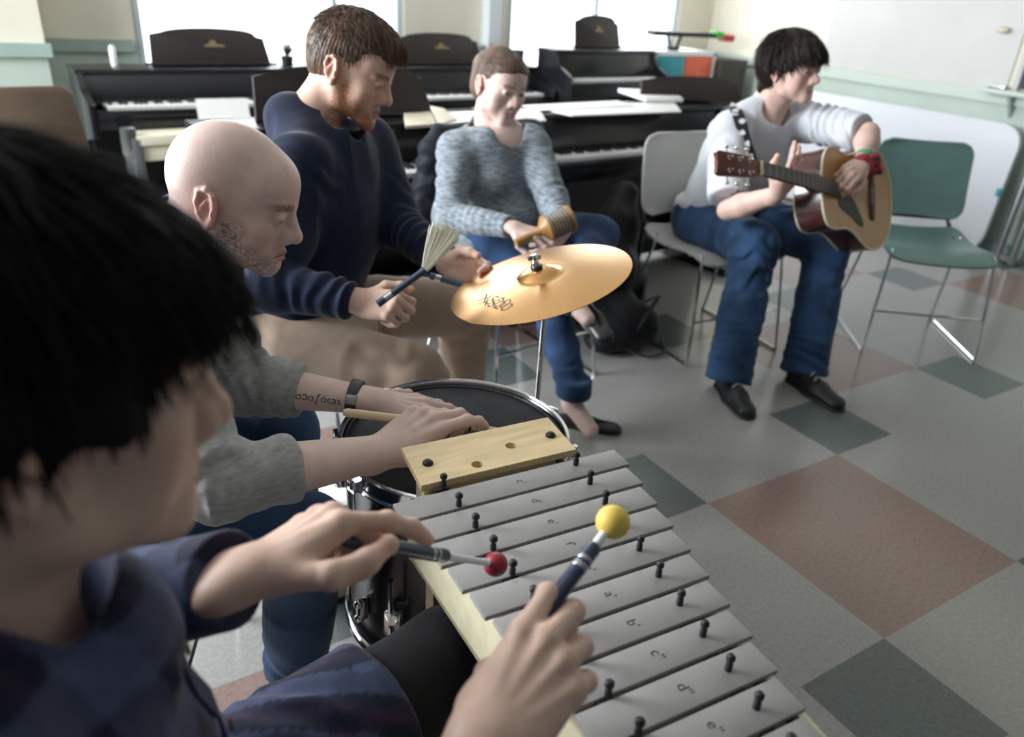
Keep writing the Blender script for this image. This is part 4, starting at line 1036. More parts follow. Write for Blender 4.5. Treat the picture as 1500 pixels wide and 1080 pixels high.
# the drumstick in his fist
s0 = V3(0.3713, 1.0794, 0.7244); s1 = V3(0.6443, 0.9970, 0.6598)
def stick(name, a, b_, mat, label, cat):
    a = np.array(a); b_ = np.array(b_); L = np.linalg.norm(b_-a); d = (b_-a)/L
    t = thing(name, label, cat, tuple(a)); m = MB()
    m.lathe([(0, -.001), (.005, .0), (.0072, .006), (.0074, .02), (.0074, L*.70), (.0045, L*.95), (.0040, L*.965), (.0055, L*.975), (.0060, L*.99), (.004, L+.004), (0, L+.006)], 16, (0, 0, 0), d); m.build('shaft', mat, t)
    m = MB(); q = L*.72
    for z in (q, q+.008): m.lathe([(0, z), (.00752, z), (.0074, z+.005), (0, z+.005)], 16, (0, 0, 0), d)
    m.build('black_band', m_rubber, t); return t
stick('drumstick', s0, s1, material('stick_wood', (.72, .58, .36), .4, var=.08), 'pale wooden drumstick in the bald man\'s right hand', 'drumstick')
ch_b = make_chair('grey chair under the bald man, only its chrome legs in view', m_white_pl, (-.10, 1.33, 0), heading(.92, -.39))
# ================================================================== the red-haired man
SKIN_C = (.68, .46, .37)
FC = head_frame((.722, 1.918, 1.173), -43, -21.5, 3, 1.0)
def build_red():
    root = thing('person', 'red-haired bearded man in a navy sweater and khaki trousers holding two brushes', 'person', (.58, 1.86, 0))
    neck = V3(.60, 1.94, 1.035); shR = V3(.535, 1.78, .965); shL = V3(.80, 2.04, .955); elR = V3(0.4136, 1.6447, 0.7454); elL = V3(0.8054, 1.8317, 0.7919)
    wrR = V3(0.5645, 1.5128, 0.7331); wrL = V3(0.8243, 1.6013, 0.7618)
    pel = V3(.53, 1.85, .53); chest = V3(.63, 1.88, .82); fw = nz((.80, -.60, 0))
    SH = SDF(); head(SH, FC, neck, lid=.97, jaw=1.05, smile=.6, neck_r=.054)
    for z, y, w in ((-.112, .082, .018), (-.100, .06, .03)): SH.ell(FC.p(0, y, z), (w, .018, .014), FC.R, k=.012)
    SH.rc(neck, neck+(chest-neck)*.5+fw*.05, .05, .06, k=.04)
    col = face_color(FC, SKIN_C, stubble=((.36, .13, .035), .9, .75), brow=(.22, .11, .05), blush=.14)
    HR = SDF(); fR = V3(0.5852, 1.4029, 0.7950)-wrR; uR = nz(-CF*.75+V3(0, 0, .35)-CR*.35)
    fR = nz(CR*.55+CU*-.05+CF*-.10); uR = nz(-CF*.6-CR*.25+V3(0, 0, .5)); forearm(HR, elR, wrR, uR)
    hand(HR, wrR, fR, uR, -1, [(55, 75, 45), (62, 80, 45), (66, 80, 45), (70, 80, 45)], [(.75, .7, -.1), (.25, 1, -.3), (-.05, 1, -.5)], s=.93)
    HL = SDF(); fL = nz(CR*.85+CU*-.25-CF*.25); uL = nz(CF*.72+CU*.40+CR*.2); forearm(HL, elL, wrL, uL)
    hand(HL, wrL, fL, uL, 1, [(35, 45, 25), (40, 50, 30), (46, 55, 35), (52, 60, 35)], [(.7, .7, -.35), (.2, 1, -.4), (0, 1, -.4)], s=.94)
    core = SDF(); core.rc(pel, chest, .11, .12, k=.05, n=fw, fl=.6); core.rc(chest, neck, .10, .05, k=.05)
    pieces = [(SH.arrays(.0028), col), (HR.arrays(.0028), hand_color(HR, SKIN_C)), (HL.arrays(.0028), hand_color(HL, SKIN_C)), (core.arrays(.012), flatcol(SKIN_C))]
    skin_object(root, pieces); eyes(FC, root)
    # short brown-red hair, longer on top and swept forward
    h = SDF(); E = lambda c, r, k=.012, op='u': h.ell(FC.p(*c), np.array(r), FC.R, k=k, op=op)
    E((0, -.018, .040), (.0805, .102, .092)); E((0, .018, .078), (.062, .086, .052), .02); E((0, .075, .074), (.045, .034, .028), .02); E((0, -.050, .000), (.071, .064, .075), .03)
    h.box(FC.p(0, .150, -.046), (.12, .085, .100), FC.R, rd=.03, k=.01, op='s'); h.box(FC.p(0, .085, -.07), (.12, .075, .090), FC.R, rd=.02, k=.01, op='s')
    for sx in (-1, 1): E((sx*.085, -.010, -.012), (.030, .022, .036), .008, 's')
    h.plane(FC.p(0, -.06, -.062), FC.v(0, .30, -1), .01)
    hv, hf = h.arrays(.0028, strand_disp(FC, .0022, 60))
    l1 = locks(hv, FC, 2600, .020, .0011, zmin=-.01, lift=.18, seed=2); l2 = locks(hv, FC, 700, .026, .0015, zmin=.070, lift=.55, seed=5, droop=-.5, crown=(0, -.06, .10))
    np_mesh('hair', [(hv, hf), l1, l2], hair_mat('hair_auburn', (.088, .050, .031)), root, ROOT(root))
    # sweater
    S = SDF(); torso(S, pel, chest, neck, shL, shR, fw, wp=.185, ww=.17, wc=.185, fl=.66, sr=.066)
    S.rc(shR, elR, .078, .060, k=.045, wr=(.004, .07)); S.cc(elR-(wrR-elR)*.15, wrR-(wrR-elR)*.06, .058, .041, rd=.01, k=.02, wr=(.0045, .035))
    S.rc(shL, elL, .078, .060, k=.045, wr=(.004, .07)); S.cc(elL-(wrL-elL)*.15, wrL-(wrL-elL)*.02, .058, .043, rd=.01, k=.02, wr=(.004, .035))
    nk = neck+FC.v(0, .0, 0)*0
    S.rc(neck+V3(-.01, .0, -.02)-fw*.01, neck-fw*.035+V3(0, 0, .012), .075, .058, k=.03); S.rc(shR*.5+neck*.5+V3(0, 0, .01), neck-fw*.03+V3(0, 0, .01), .050, .055, k=.04)
    S.ell(FC.p(0, -.022, -.115)+fw*.035, (.064, .064, .055), FC.R, k=.008, op='s'); S.ell(neck+fw*.088+V3(0, 0, -.005), (.062, .062, .060), k=.01, op='s')
    m_nv = cloth_mat('navy_knit', (.007, .013, .034), var=.15, vscale=40, bump=.15)
    sw = np_mesh('sweater', [S.arrays(.0045, folds(.0045, 10, 4))], m_nv, root, ROOT(root))
    # khaki trousers
    J = SDF(); hipR = V3(.46, 1.74, .535); hipL = V3(.62, 1.96, .535); knR = V3(.72, 1.555, .49); knL = V3(1.045, 1.885, .50); anR = V3(.80, 1.60, .10); anL = V3(1.05, 1.93, .10)
    J.ell((.54, 1.85, .53), (.19, .19, .12), k=.04)
    J.rc(hipR, knR, .105, .082, k=.04, wr=(.004, .08)); J.rc(hipL, knL, .105, .080, k=.04, wr=(.004, .08))
    for k_, a_ in ((knR, anR), (knL, anL)):
        J.rc(k_, k_*.4+a_*.6, .080, .070, k=.03, wr=(.005, .07)); J.cc(k_*.6+a_*.4, a_+V3(0, 0, .0), .072, .072, k=.02, wr=(.005, .05))
    np_mesh('trousers', [J.arrays(.0055, folds(.0032, 9, 2))], cloth_mat('khaki_cotton', (.36, .27, .205), var=.1, vscale=12, bump=.1), root, ROOT(root))
    for a_ in (anR, anL): shoe(root, a_+V3(-.06, .02, -.10), a_+V3(.20, -.06, -.10), material('brown_shoe', (.07, .045, .03), .5))
    b = SDF()
    return root, wrR, fR, uR, wrL, fL, uL
pC, wrR_C, fR_C, uR_C, wrL_C, fL_C, uL_C = build_red()
# brush beater in his right hand and a second one, held by its end, in the left
def brush(a, b_, c, label, fan=True):
    a, b_, c = [np.asarray(q, float) for q in (a, b_, c)]
    t = thing('drum_brush', label, 'drum brush', tuple(a)); d = b_-a; m = MB()
    m.tube([V3(0, 0, 0), d*.5, d*.9, d], .0075, 12, radii=[.0085, .0075, .0075, .010]); m.build('handle', material('brush_handle', (.03, .05, .09), .3, coat=.5), t)
    m = MB(); m.tube([d*.12, d*.30], .0082, 12); m.build('metal_band', m_chrome, t)
    if fan:
        m = MB(); L = np.linalg.norm(c-b_); e = nz(c-b_); sd = nz(np.cross(e, CF)); r = np.random.RandomState(4)
        for k in range(150):
            u = r.uniform(-1, 1); v = r.uniform(-1, 1)*.5; l = L*r.uniform(.86, 1.02); tip = d+e*l*(1-.06*u*u)+sd*u*.037+CF*v*.02
            m.tube([d+sd*u*.006+CF*v*.006, d*.5+tip*.5+sd*u*.004, tip], .0008, 3, radii=[.0014, .0013, .0011])
        o = m.build('bristles', material('straw_bristle', (.80, .78, .66), .6), t); tag(o, kind='stuff')
    return t
gR = wrR_C+fR_C*.085
brush(V3(0.5774, 1.4301, 0.7539), V3(0.6868, 1.4296, 0.8160), V3(0.7743, 1.4945, 0.8857), 'white fan brush with a dark handle in the red-haired man\'s right hand')
brush(V3(0.7532, 1.5383, 0.7576), V3(0.8220, 1.4830, 0.7399), V3(0.8296, 1.4768, 0.7376), 'thin dark drum brush handle in the red-haired man\'s left hand', fan=False)
ch_c = make_chair('green plastic chair under the red-haired man', m_green_pl, (.50, 1.88, 0), heading(.80, -.60))

# ================================================================== the woman
SKIN_D = (.60, .44, .385)
FD = head_frame((1.490, 2.498, 1.052), -82, -11, 6, 1.0)
def build_woman():
    root = thing('person', 'woman in a grey heather top and jeans holding a beaded shaker', 'person', (1.50, 2.42, 0))
    neck = V3(1.475, 2.55, .925); chest = V3(1.475, 2.47, .745); pel = V3(1.50, 2.44, .52); fw = nz((.12, -1, 0)); rt = nz((-1, -.12, 0))
    shR = V3(1.2992, 2.4576, 0.8355); shL = V3(1.5752, 2.3985, 0.8578); elR = V3(1.2026, 2.3026, 0.6499); elL = V3(1.5603, 2.2000, 0.6881); wrR = V3(1.2858, 2.0280, 0.6825); wrL = V3(1.4736, 2.0107, 0.6567)
    SH = SDF(); head(SH, FD, neck, male=False, front=False, lid=.62, jaw=1.18, nose=.97, neck_r=.050, cheek=1.45);
    SH.rc(neck+V3(0, .02, -.04), neck+(chest-neck)*.50+fw*.040, .055, .085, k=.012); SH.rc(shR*.65+neck*.35, shL*.65+neck*.35, .045, .045, k=.04); SH.ell(chest+V3(0, 0, .07)+fw*.055, (.10, .05, .07), k=.02)
    col = face_color(FD, SKIN_D, brow=(.22, .14, .10), brow_w=.0042, blush=.18, lips=(.52, .26, .25))
    HR = SDF(); fR = nz(CR*.9-CU*.32-CF*.30); uR = nz(-CF*.55+CU*.75); forearm(HR, elR, wrR, uR, .038, .024)
    hand(HR, wrR, fR, uR, 1, [(25, 35, 15), (18, 22, 12), (20, 30, 18), (24, 38, 20)], [(.7, .6, -.4), (.2, 1, -.5), (0, 1, -.4)], s=.98, spread=(8, 3, -5, -12), fat=.92)
    HL = SDF(); fL = nz(-CR*.55-CU*.5-CF*.6); uL = nz(CR*.8+CU*.3-CF*.3); forearm(HL, elL, wrL, uL, .038, .024)
    hand(HL, wrL, fL, uL, -1, [(40, 45, 30), (45, 50, 30), (50, 55, 30), (55, 60, 30)], [(.5, .8, -.5), (0, 1, -.5), (-.2, 1, -.4)], s=.95, fat=.92)
    ankR = V3(1.4430, 1.8293, 0.0972); feet = SDF(); kR = V3(1.48, 2.10, .455); kL = V3(1.80, 2.235, .535); ankL = V3(1.4665, 1.9265, 0.4412)
    feet.rc(kR*.3+ankR*.7, ankR, .042, .030, k=.02); feet.rc(ankR, ankR+V3(.02, -.09, -.06), .034, .028, k=.02); toeL = V3(1.4953, 1.7847, 0.3692)
    feet.rc(ankL*.8+kL*.2, ankL, .040, .032, k=.02); feet.rc(ankL, ankL*.45+toeL*.55, .034, .026, k=.02)
    core = SDF(); core.rc(pel, chest, .11, .12, k=.05, n=fw, fl=.6); core.rc(chest, neck, .10, .05, k=.05)
    for hh, kk, aa in ((V3(1.40, 2.42, .52), kR, ankR), (V3(1.62, 2.45, .52), kL, ankL)): core.rc(hh, kk, .06, .045, k=.03); core.rc(kk, aa, .045, .030, k=.03)
    skin_object(root, [(SH.arrays(.003), col), (HR.arrays(.0028), hand_color(HR, SKIN_D)), (HL.arrays(.0028), hand_color(HL, SKIN_D)), (feet.arrays(.005), flatcol(SKIN_D)), (core.arrays(.012), flatcol(SKIN_D))])
    eyes(FD, root, iris=(.10, .14, .18), look=(.3, -.35))
    h = SDF(); s = FD.s; E = lambda c, r, k=.012, op='u': h.ell(FD.p(*c), np.array(r)*s, FD.R, k=k*s, op=op)
    E((0, -.020, .038), (.079, .102, .088)); E((0, -.050, .006), (.071, .068, .072), .03); E((0, .045, .066), (.060, .046, .036), .03)
    E((0, .105, -.010), (.066, .070, .078), .012, 's'); h.box(FD.p(0, .105, -.115), (.12, .080, .100), FD.R, rd=.03, k=.015, op='s'); h.plane(FD.p(0, -.06, -.075), FD.v(0, .35, -1), .01)
    for sx in (-1, 1): E((sx*.085, -.008, -.014), (.028, .024, .038), .008, 's')
    E((0, -.112, .035), (.044, .036, .044), .012); E((0, -.070, -.035), (.062, .045, .050), .03)
    h.rc(FD.p(-.062, .060, .062), FD.p(-.080, .055, .005), .010*s, .004*s, k=.012)
    hv, hf = h.arrays(.003, strand_disp(FD, .0016, 70, crown=(0, .10, .06)))
    l1 = locks(hv, FD, 1400, .034, .0010, zmin=.035, lift=-.02, seed=8, crown=(0, .13, .06), droop=0)
    np_mesh('hair', [(hv, hf), l1], hair_mat('hair_light_brown', (.12, .076, .054)), root, ROOT(root))
    S = SDF(); torso(S, pel, chest, neck-V3(0, 0, .02), shL, shR, fw, wp=.195, ww=.165, wc=.165, fl=.72, sr=.056)
    for sx in (-1, 1): S.ell(chest+rt*sx*.075+fw*.085+V3(0, 0, -.01), (.080, .068, .070), k=.04)
    S.ell(pel+fw*.07+V3(0, 0, .09), (.155, .10, .085), k=.05); S.ell(pel+V3(0, 0, .0), (.205, .17, .08), k=.05)
    S.rc(shR, elR, .066, .054, k=.035, wr=(.003, .06)); S.cc(elR-(wrR-elR)*.15, wrR-(wrR-elR)*.04, .054, .036, rd=.01, k=.02, wr=(.003, .03))
    S.rc(shL, elL, .066, .052, k=.035, wr=(.003, .06)); S.cc(elL-(wrL-elL)*.15, wrL-(wrL-elL)*.04, .052, .036, rd=.01, k=.02, wr=(.003, .03))
    S.ell(neck+fw*.085+rt*.022+V3(0, 0, -.040), (.105, .115, .118), k=.012, op='s')
    m_h = material('grey_heather', (.135, .158, .18), .9, spec=.15, col2=(.26, .295, .325), vscale=34, stretch=(1, 1, 5), ramp=(.38, .60), bump=.15, bscale=300, sheen=.2)
    np_mesh('knit_top', [S.arrays(.0048, folds(.0042, 11, 6))], m_h, root, ROOT(root))
    J = SDF(); hipR = V3(1.40, 2.42, .52); hipL = V3(1.62, 2.45, .52); J.ell((1.51, 2.45, .52), (.20, .18, .11), k=.04)
    J.rc(hipR, kR, .100, .074, k=.04, wr=(.003, .08)); J.rc(hipL, kL, .100, .076, k=.04, wr=(.003, .08))
    J.rc(kR, kR*.45+ankR*.55, .072, .058, k=.03, wr=(.003, .07)); J.cc(kR*.6+ankR*.4, ankR+V3(0, 0, .055), .060, .054, k=.02, wr=(.003, .05)); J.cc(ankR+V3(0, 0, .10), ankR+V3(0, 0, .035), .062, .060, rd=.008, k=.003)
    J.rc(kL, ankL, .074, .052, k=.03, wr=(.003, .07))
    np_mesh('jeans', [J.arrays(.0055, folds(.004, 9, 5))], cloth_mat('dark_blue_jeans', (.022, .05, .115), var=.35, vscale=10), root, ROOT(root))
    m_fl = material('black_flat', (.012, .012, .014), .35)
    shoe(root, ankR+V3(-.02, .05, -ankR[2]), V3(1.585, 1.72, 0.0), m_fl, 'flat_shoe', w=.036, flat=True)
    u2 = nz(V3(-.5, -.6, .45)); shoe(root, ankL+V3(.06, .03, -.03), toeL+V3(.02, -.02, -.03), m_fl, 'flat_shoe', w=.038, flat=True, up=(-.35, -.55, .6))
    return root
pD_ = build_woman()
# beaded shaker (wooden handle and drum, steel bead chains)
cs0, cs1 = V3(1.2485, 1.9553, 0.6542), V3(1.3564, 1.9452, 0.6875); cs2 = V3(1.4335, 1.9394, 0.7170)
cab_ = thing('cabasa_shaker', 'wooden shaker with steel bead rows in the woman\'s hands', 'shaker', tuple(cs0)); ax = nz(cs2-cs0); m_ow = material('ochre_wood', (.42, .22, .07), .4, var=.1)
L1 = np.linalg.norm(cs1-cs0); L2 = np.linalg.norm(cs2-cs0)
b = MB(); b.lathe([(0, 0), (.013, .004), (.014, .05), (.012, L1*.7), (.022, L1*.85), (.045, L1), (.045, L1+.006), (0, L1+.006)], 28, (0, 0, 0), ax); b.build('wooden_handle', m_ow, cab_)
b = MB(); b.lathe([(0, L1+.006), (.036, L1+.006), (.036, L2), (.045, L2), (.045, L2+.008), (0, L2+.008)], 28, (0, 0, 0), ax); b.build('wooden_drum', m_ow, cab_)
b = MB(); nb = 7
for k in range(nb):
    z = L1+.010+(L2-L1-.014)*k/(nb-1); b.lathe([(.038+.0035*math.cos(a), z+.0030*math.sin(a)) for a in np.linspace(0, 2*math.pi, 9)], 40, (0, 0, 0), ax)
tag(b.build('bead_chains', m_steel, cab_), kind='stuff')
m_grey_ch = material('dark_grey_plastic', (.06, .065, .07), .4)
ch_d = make_chair('dark grey chair under the woman', m_grey_ch, (1.50, 2.345, 0), heading(.10, -1))
# black jacket over the back of her chair
S = SDF(); c = V3(1.50, 2.585, .70)
S.box(c, (.25, .030, .17), rd=.025, k=.03); S.rc(c+V3(-.23, 0, .12), c+V3(-.30, -.02, -.22), .05, .045, k=.03, wr=(.006, .08)); S.rc(c+V3(.20, 0, .10), c+V3(.28, -.05, -.22), .045, .04, k=.03, wr=(.006, .08)); S.rc(c+V3(-.2, 0, .17), c+V3(.2, 0, .17), .04, .04, k=.03); S.box(c+V3(-.05, .02, -.25), (.2, .03, .14), rd=.02, k=.03)
jk = np_mesh('jacket', [S.arrays(.007, folds(.010, 8, 9))], cloth_mat('black_jacket', (.010, .012, .018), var=.2, rough=.6), None, (0, 0, 0)); tag(jk, 'black jacket hung over the back of the woman\'s chair', 'jacket')
# black bags and coats on the floor between the woman and the guitarist
def bag(name, label, cat, parts, mat, am=.012, fr=7, sd=0):
    S = SDF()
    for a, b_, ra, rb in parts: S.rc(a, b_, ra, rb, k=.05)
    S.plane((0, 0, .004), (0, 0, -1)); o = np_mesh(name, [S.arrays(.008, folds(am, fr, sd))], mat, None, (0, 0, 0)); return tag(o, label, cat)
m_bag = cloth_mat('black_nylon', (.008, .008, .010), var=.2, rough=.55)
bk = bag('backpack', 'black backpack lying on the floor right of the woman', 'bag', [(V3(2.02, 2.30, .10), V3(2.08, 2.42, .13), .10, .11), (V3(1.92, 2.28, .07), V3(2.1, 2.28, .10), .07, .09)], m_bag, sd=3)
bag('dark_coat', 'black coat heaped on a bag between the woman and the white chair', 'coat', [(V3(2.04, 2.50, .22), V3(2.16, 2.56, .44), .13, .10), (V3(2.16, 2.56, .40), V3(2.22, 2.60, .58), .08, .05), (V3(2.10, 2.46, .30), V3(2.25, 2.50, .22), .09, .06), (V3(1.98, 2.52, .10), V3(2.25, 2.55, .14), .11, .10)], m_bag, sd=12)
st = MB(); st.tube([(2.02, 2.19, .12), (2.12, 2.20, .24), (2.20, 2.30, .20), (2.16, 2.36, .15)], .011, 8, sub=6, flat=.4); st.tube([(1.98, 2.20, .05), (2.05, 2.14, .02), (2.16, 2.15, .015), (2.22, 2.24, .02)], .009, 8, sub=6, flat=.4); so = st.build('shoulder_strap', m_bag, bk)
b = MB(); b.cyl((0, 0, 0), (0, 0, .42), .016, n=12); b.box((0, 0, .43), (.06, .05, .02), bev=.005); o = b.build('black_post', m_rubber); o.location = (2.36, 2.62, 0); tag(o, 'short black post standing behind the white chair', 'post')
# ================================================================== the guitarist and his guitar
SKIN_E = (.66, .45, .38)
FE = head_frame((2.503, 2.077, 1.155), -82, 2, -2, 1.0)
# guitar frame: origin at the tail, +X towards the headstock, +Z out of the soundboard
gE = V3(2.8416, 1.7483, 0.6989); gN = V3(1.9692, 1.6760, 0.9024)
GX = nz(gN-gE); gn0 = V3(.36, -.88, .34); GZ = nz(gn0-(gn0@GX)*GX); GY = np.cross(GZ, GX); GL = np.linalg.norm(gN-gE)
def gp(x, y, z): return gE+GX*x+GY*y+GZ*z
def build_guitar():
    t = thing('acoustic_guitar', 'acoustic guitar with a honey soundboard and dark red sides on the young man\'s lap', 'guitar', tuple(gE))
    o0 = np.array(gE); BL = GL-.375; sc = BL/.50
    # half widths of the body along its length
    xs = np.array([0, .006, .02, .05, .09, .14, .19, .24, .28, .31, .345, .385, .42, .455, .48, .494, .50])*sc
    ws = np.array([0, .060, .105, .150, .180, .194, .190, .168, .147, .137, .133, .139, .143, .137, .112, .070, 0])
    out = [(x, w) for x, w in zip(xs, ws)]; ring = [(x, w) for x, w in out]+[(x, -w) for x, w in out[-2:0:-1]]
    # smooth outline
    def smooth(r):
        P = [np.array(q) for q in r]; o = []; n = len(P)
        for i in range(n):
            p0, p1, p2, p3 = P[i-1], P[i], P[(i+1) % n], P[(i+2) % n]
            for k in range(3):
                u = k/3; o.append(tuple(.5*((2*p1)+(-p0+p2)*u+(2*p0-5*p1+4*p2-p3)*u*u+(-p0+3*p1-3*p2+p3)*u**3)))
        return o
    R_ = smooth(ring); T_ = .105
    loc = lambda x, y, z: GX*x+GY*y+GZ*z
    m_top = material('spruce_honey', (.44, .205, .048), .32, var=.10, vscale=26, stretch=(3, .6, .6), coat=.3); m_side = material('dark_red_wood', (.055, .012, .012), .25, coat=.4)
    m_bind = material('cream_binding', (.72, .66, .48), .4); m_fret = material('fretboard', (.075, .052, .038), .5); m_head = material('headstock_wood', (.16, .045, .03), .3, var=.15)
    b = MB(); b.prism(R_, loc(0, 0, -T_), GX, GY, GZ, T_-.003, bev=.002); body = b.build('body_sides', m_side, t)
    b = MB(); b.prism(R_, loc(0, 0, -.003), GX, GY, GZ, .003); b.build('soundboard', m_top, t)
    for z in (0.0, -T_):
        b = MB(); b.tube([loc(x*1.0, y, z) for x, y in R_], .0040, 6, closed=True); b.build('binding', m_bind, t)
    sx_ = .345*sc
    b = MB(); b.lathe([(0, .0004), (.049, .0004), (.049, .0008), (0, .0008)], 36, loc(sx_, 0, 0), GZ); b.build('sound_hole', m_rubber, t)
    b = MB(); b.lathe([(.050, .0003), (.056, .0003), (.056, .0012), (.050, .0012), (.050, .0003)], 36, loc(sx_, 0, 0), GZ); b.build('rosette', m_fret, t)
    # pickguard on the lower side
    pg = [(.395, .030), (.385, .060), (.35, .075), (.31, .085), (.265, .108), (.225, .118), (.215, .105), (.235, .075), (.262, .045), (.292, .020), (.30, .040), (.325, .054), (.355, .054), (.38, .045)]
    b = MB(); b.prism([(x*sc, y) for x, y in pg], loc(0, 0, .0004), GX, GY, GZ, .0014); b.build('pickguard', m_rubber, t)
    b = MB(); b.prism([(.150*sc, .085), (.164*sc, .075), (.172*sc, .02), (.172*sc, -.02), (.164*sc, -.075), (.150*sc, -.085), (.142*sc, -.08), (.138*sc, -.02), (.138*sc, .02), (.142*sc, .08)], loc(0, 0, .0005), GX, GY, GZ, .008, bev=.001); b.build('bridge', m_fret, t)
    xN = GL; xB = BL
    b = MB(); b.prism([(sx_+.05, .028), (xN, .0215), (xN, -.0215), (sx_+.05, -.028)], loc(0, 0, .004), GX, GY, GZ, .006); fb = b.build('fretboard', m_fret, t)
    b = MB()
    for k in range(1, 20):
        x = xN-(xN-.155*sc)*(1-2**(-k/12))
        if x > sx_+.055: w = .0215+.0065*(xN-x)/(xN-sx_-.05); b.tube([loc(x, w, .0104), loc(x, -w, .0104)], .0008, 5)
    tag(b.build('frets', m_steel, fb), kind='stuff')
    S = SDF(); S.rc(gp(xB-.01, 0, -.006), gp(xN, 0, -.005), .024, .0205, k=.01, n=GZ, fl=.75); S.rc(gp(xB-.02, 0, -.04), gp(xB+.05, 0, -.012), .022, .018, k=.03); S.plane(gp(0, 0, .005), GZ)
    np_mesh('neck', [S.arrays(.003)], m_head, t, ROOT(t))
    b = MB(); b.box((0, 0, 0), (.005, .044, .010)); bmesh.ops.transform(b.bm, matrix=Matrix((tuple(GX), tuple(GY), tuple(GZ))).transposed().to_4x4(), verts=b.bm.verts[:]); bmesh.ops.translate(b.bm, vec=Vector(tuple(loc(xN+.002, 0, .008))), verts=b.bm.verts[:]); b.build('nut', m_bind, t)
    # headstock leans back
    a = math.radians(13); hx = GX*math.cos(a)-GZ*math.sin(a); hz = GZ*math.cos(a)+GX*math.sin(a); h0 = loc(xN+.004, 0, .004)
    hs = [(0, .022), (.03, .031), (.06, .033), (.14, .037), (.165, .039), (.180, .030), (.172, .012), (.176, 0), (.172, -.012), (.180, -.030), (.165, -.039), (.14, -.037), (.06, -.033), (.03, -.031), (0, -.022)]
    b = MB(); b.prism(hs, h0-hz*.013, hx, GY, hz, .014, bev=.002); hd = b.build('headstock', m_head, t)
    for k in range(3):
        for sy in (-1, 1):
            x = .045+.042*k
            b = MB(); c = h0+hx*x+GY*sy*.020; b.cyl(c, c+hz*.018, .0035, n=10); b.cyl(c, c+hz*.003, .007, n=12); b.build('string_post', m_chrome, hd)
            c2 = h0+hx*x+GY*sy*.038-hz*.008; b = MB(); b.cyl(c2-GY*sy*.004, c2+GY*sy*.012, .0028, n=8); b.ball(c2+GY*sy*.018, .008, 12, (1, 1, .7)); b.build('tuning_peg', m_chrome, hd)
    b = MB()
    for k in range(6):
        y0 = (k-2.5)*.0072; y1 = (k-2.5)*.0100; b.tube([loc(xN, y0, .0135), loc(.155*sc, y1, .012)], .0006 if k < 3 else .0009, 4)
    tag(b.build('strings', m_steel, t), kind='stuff')
    return t
gt = build_guitar()
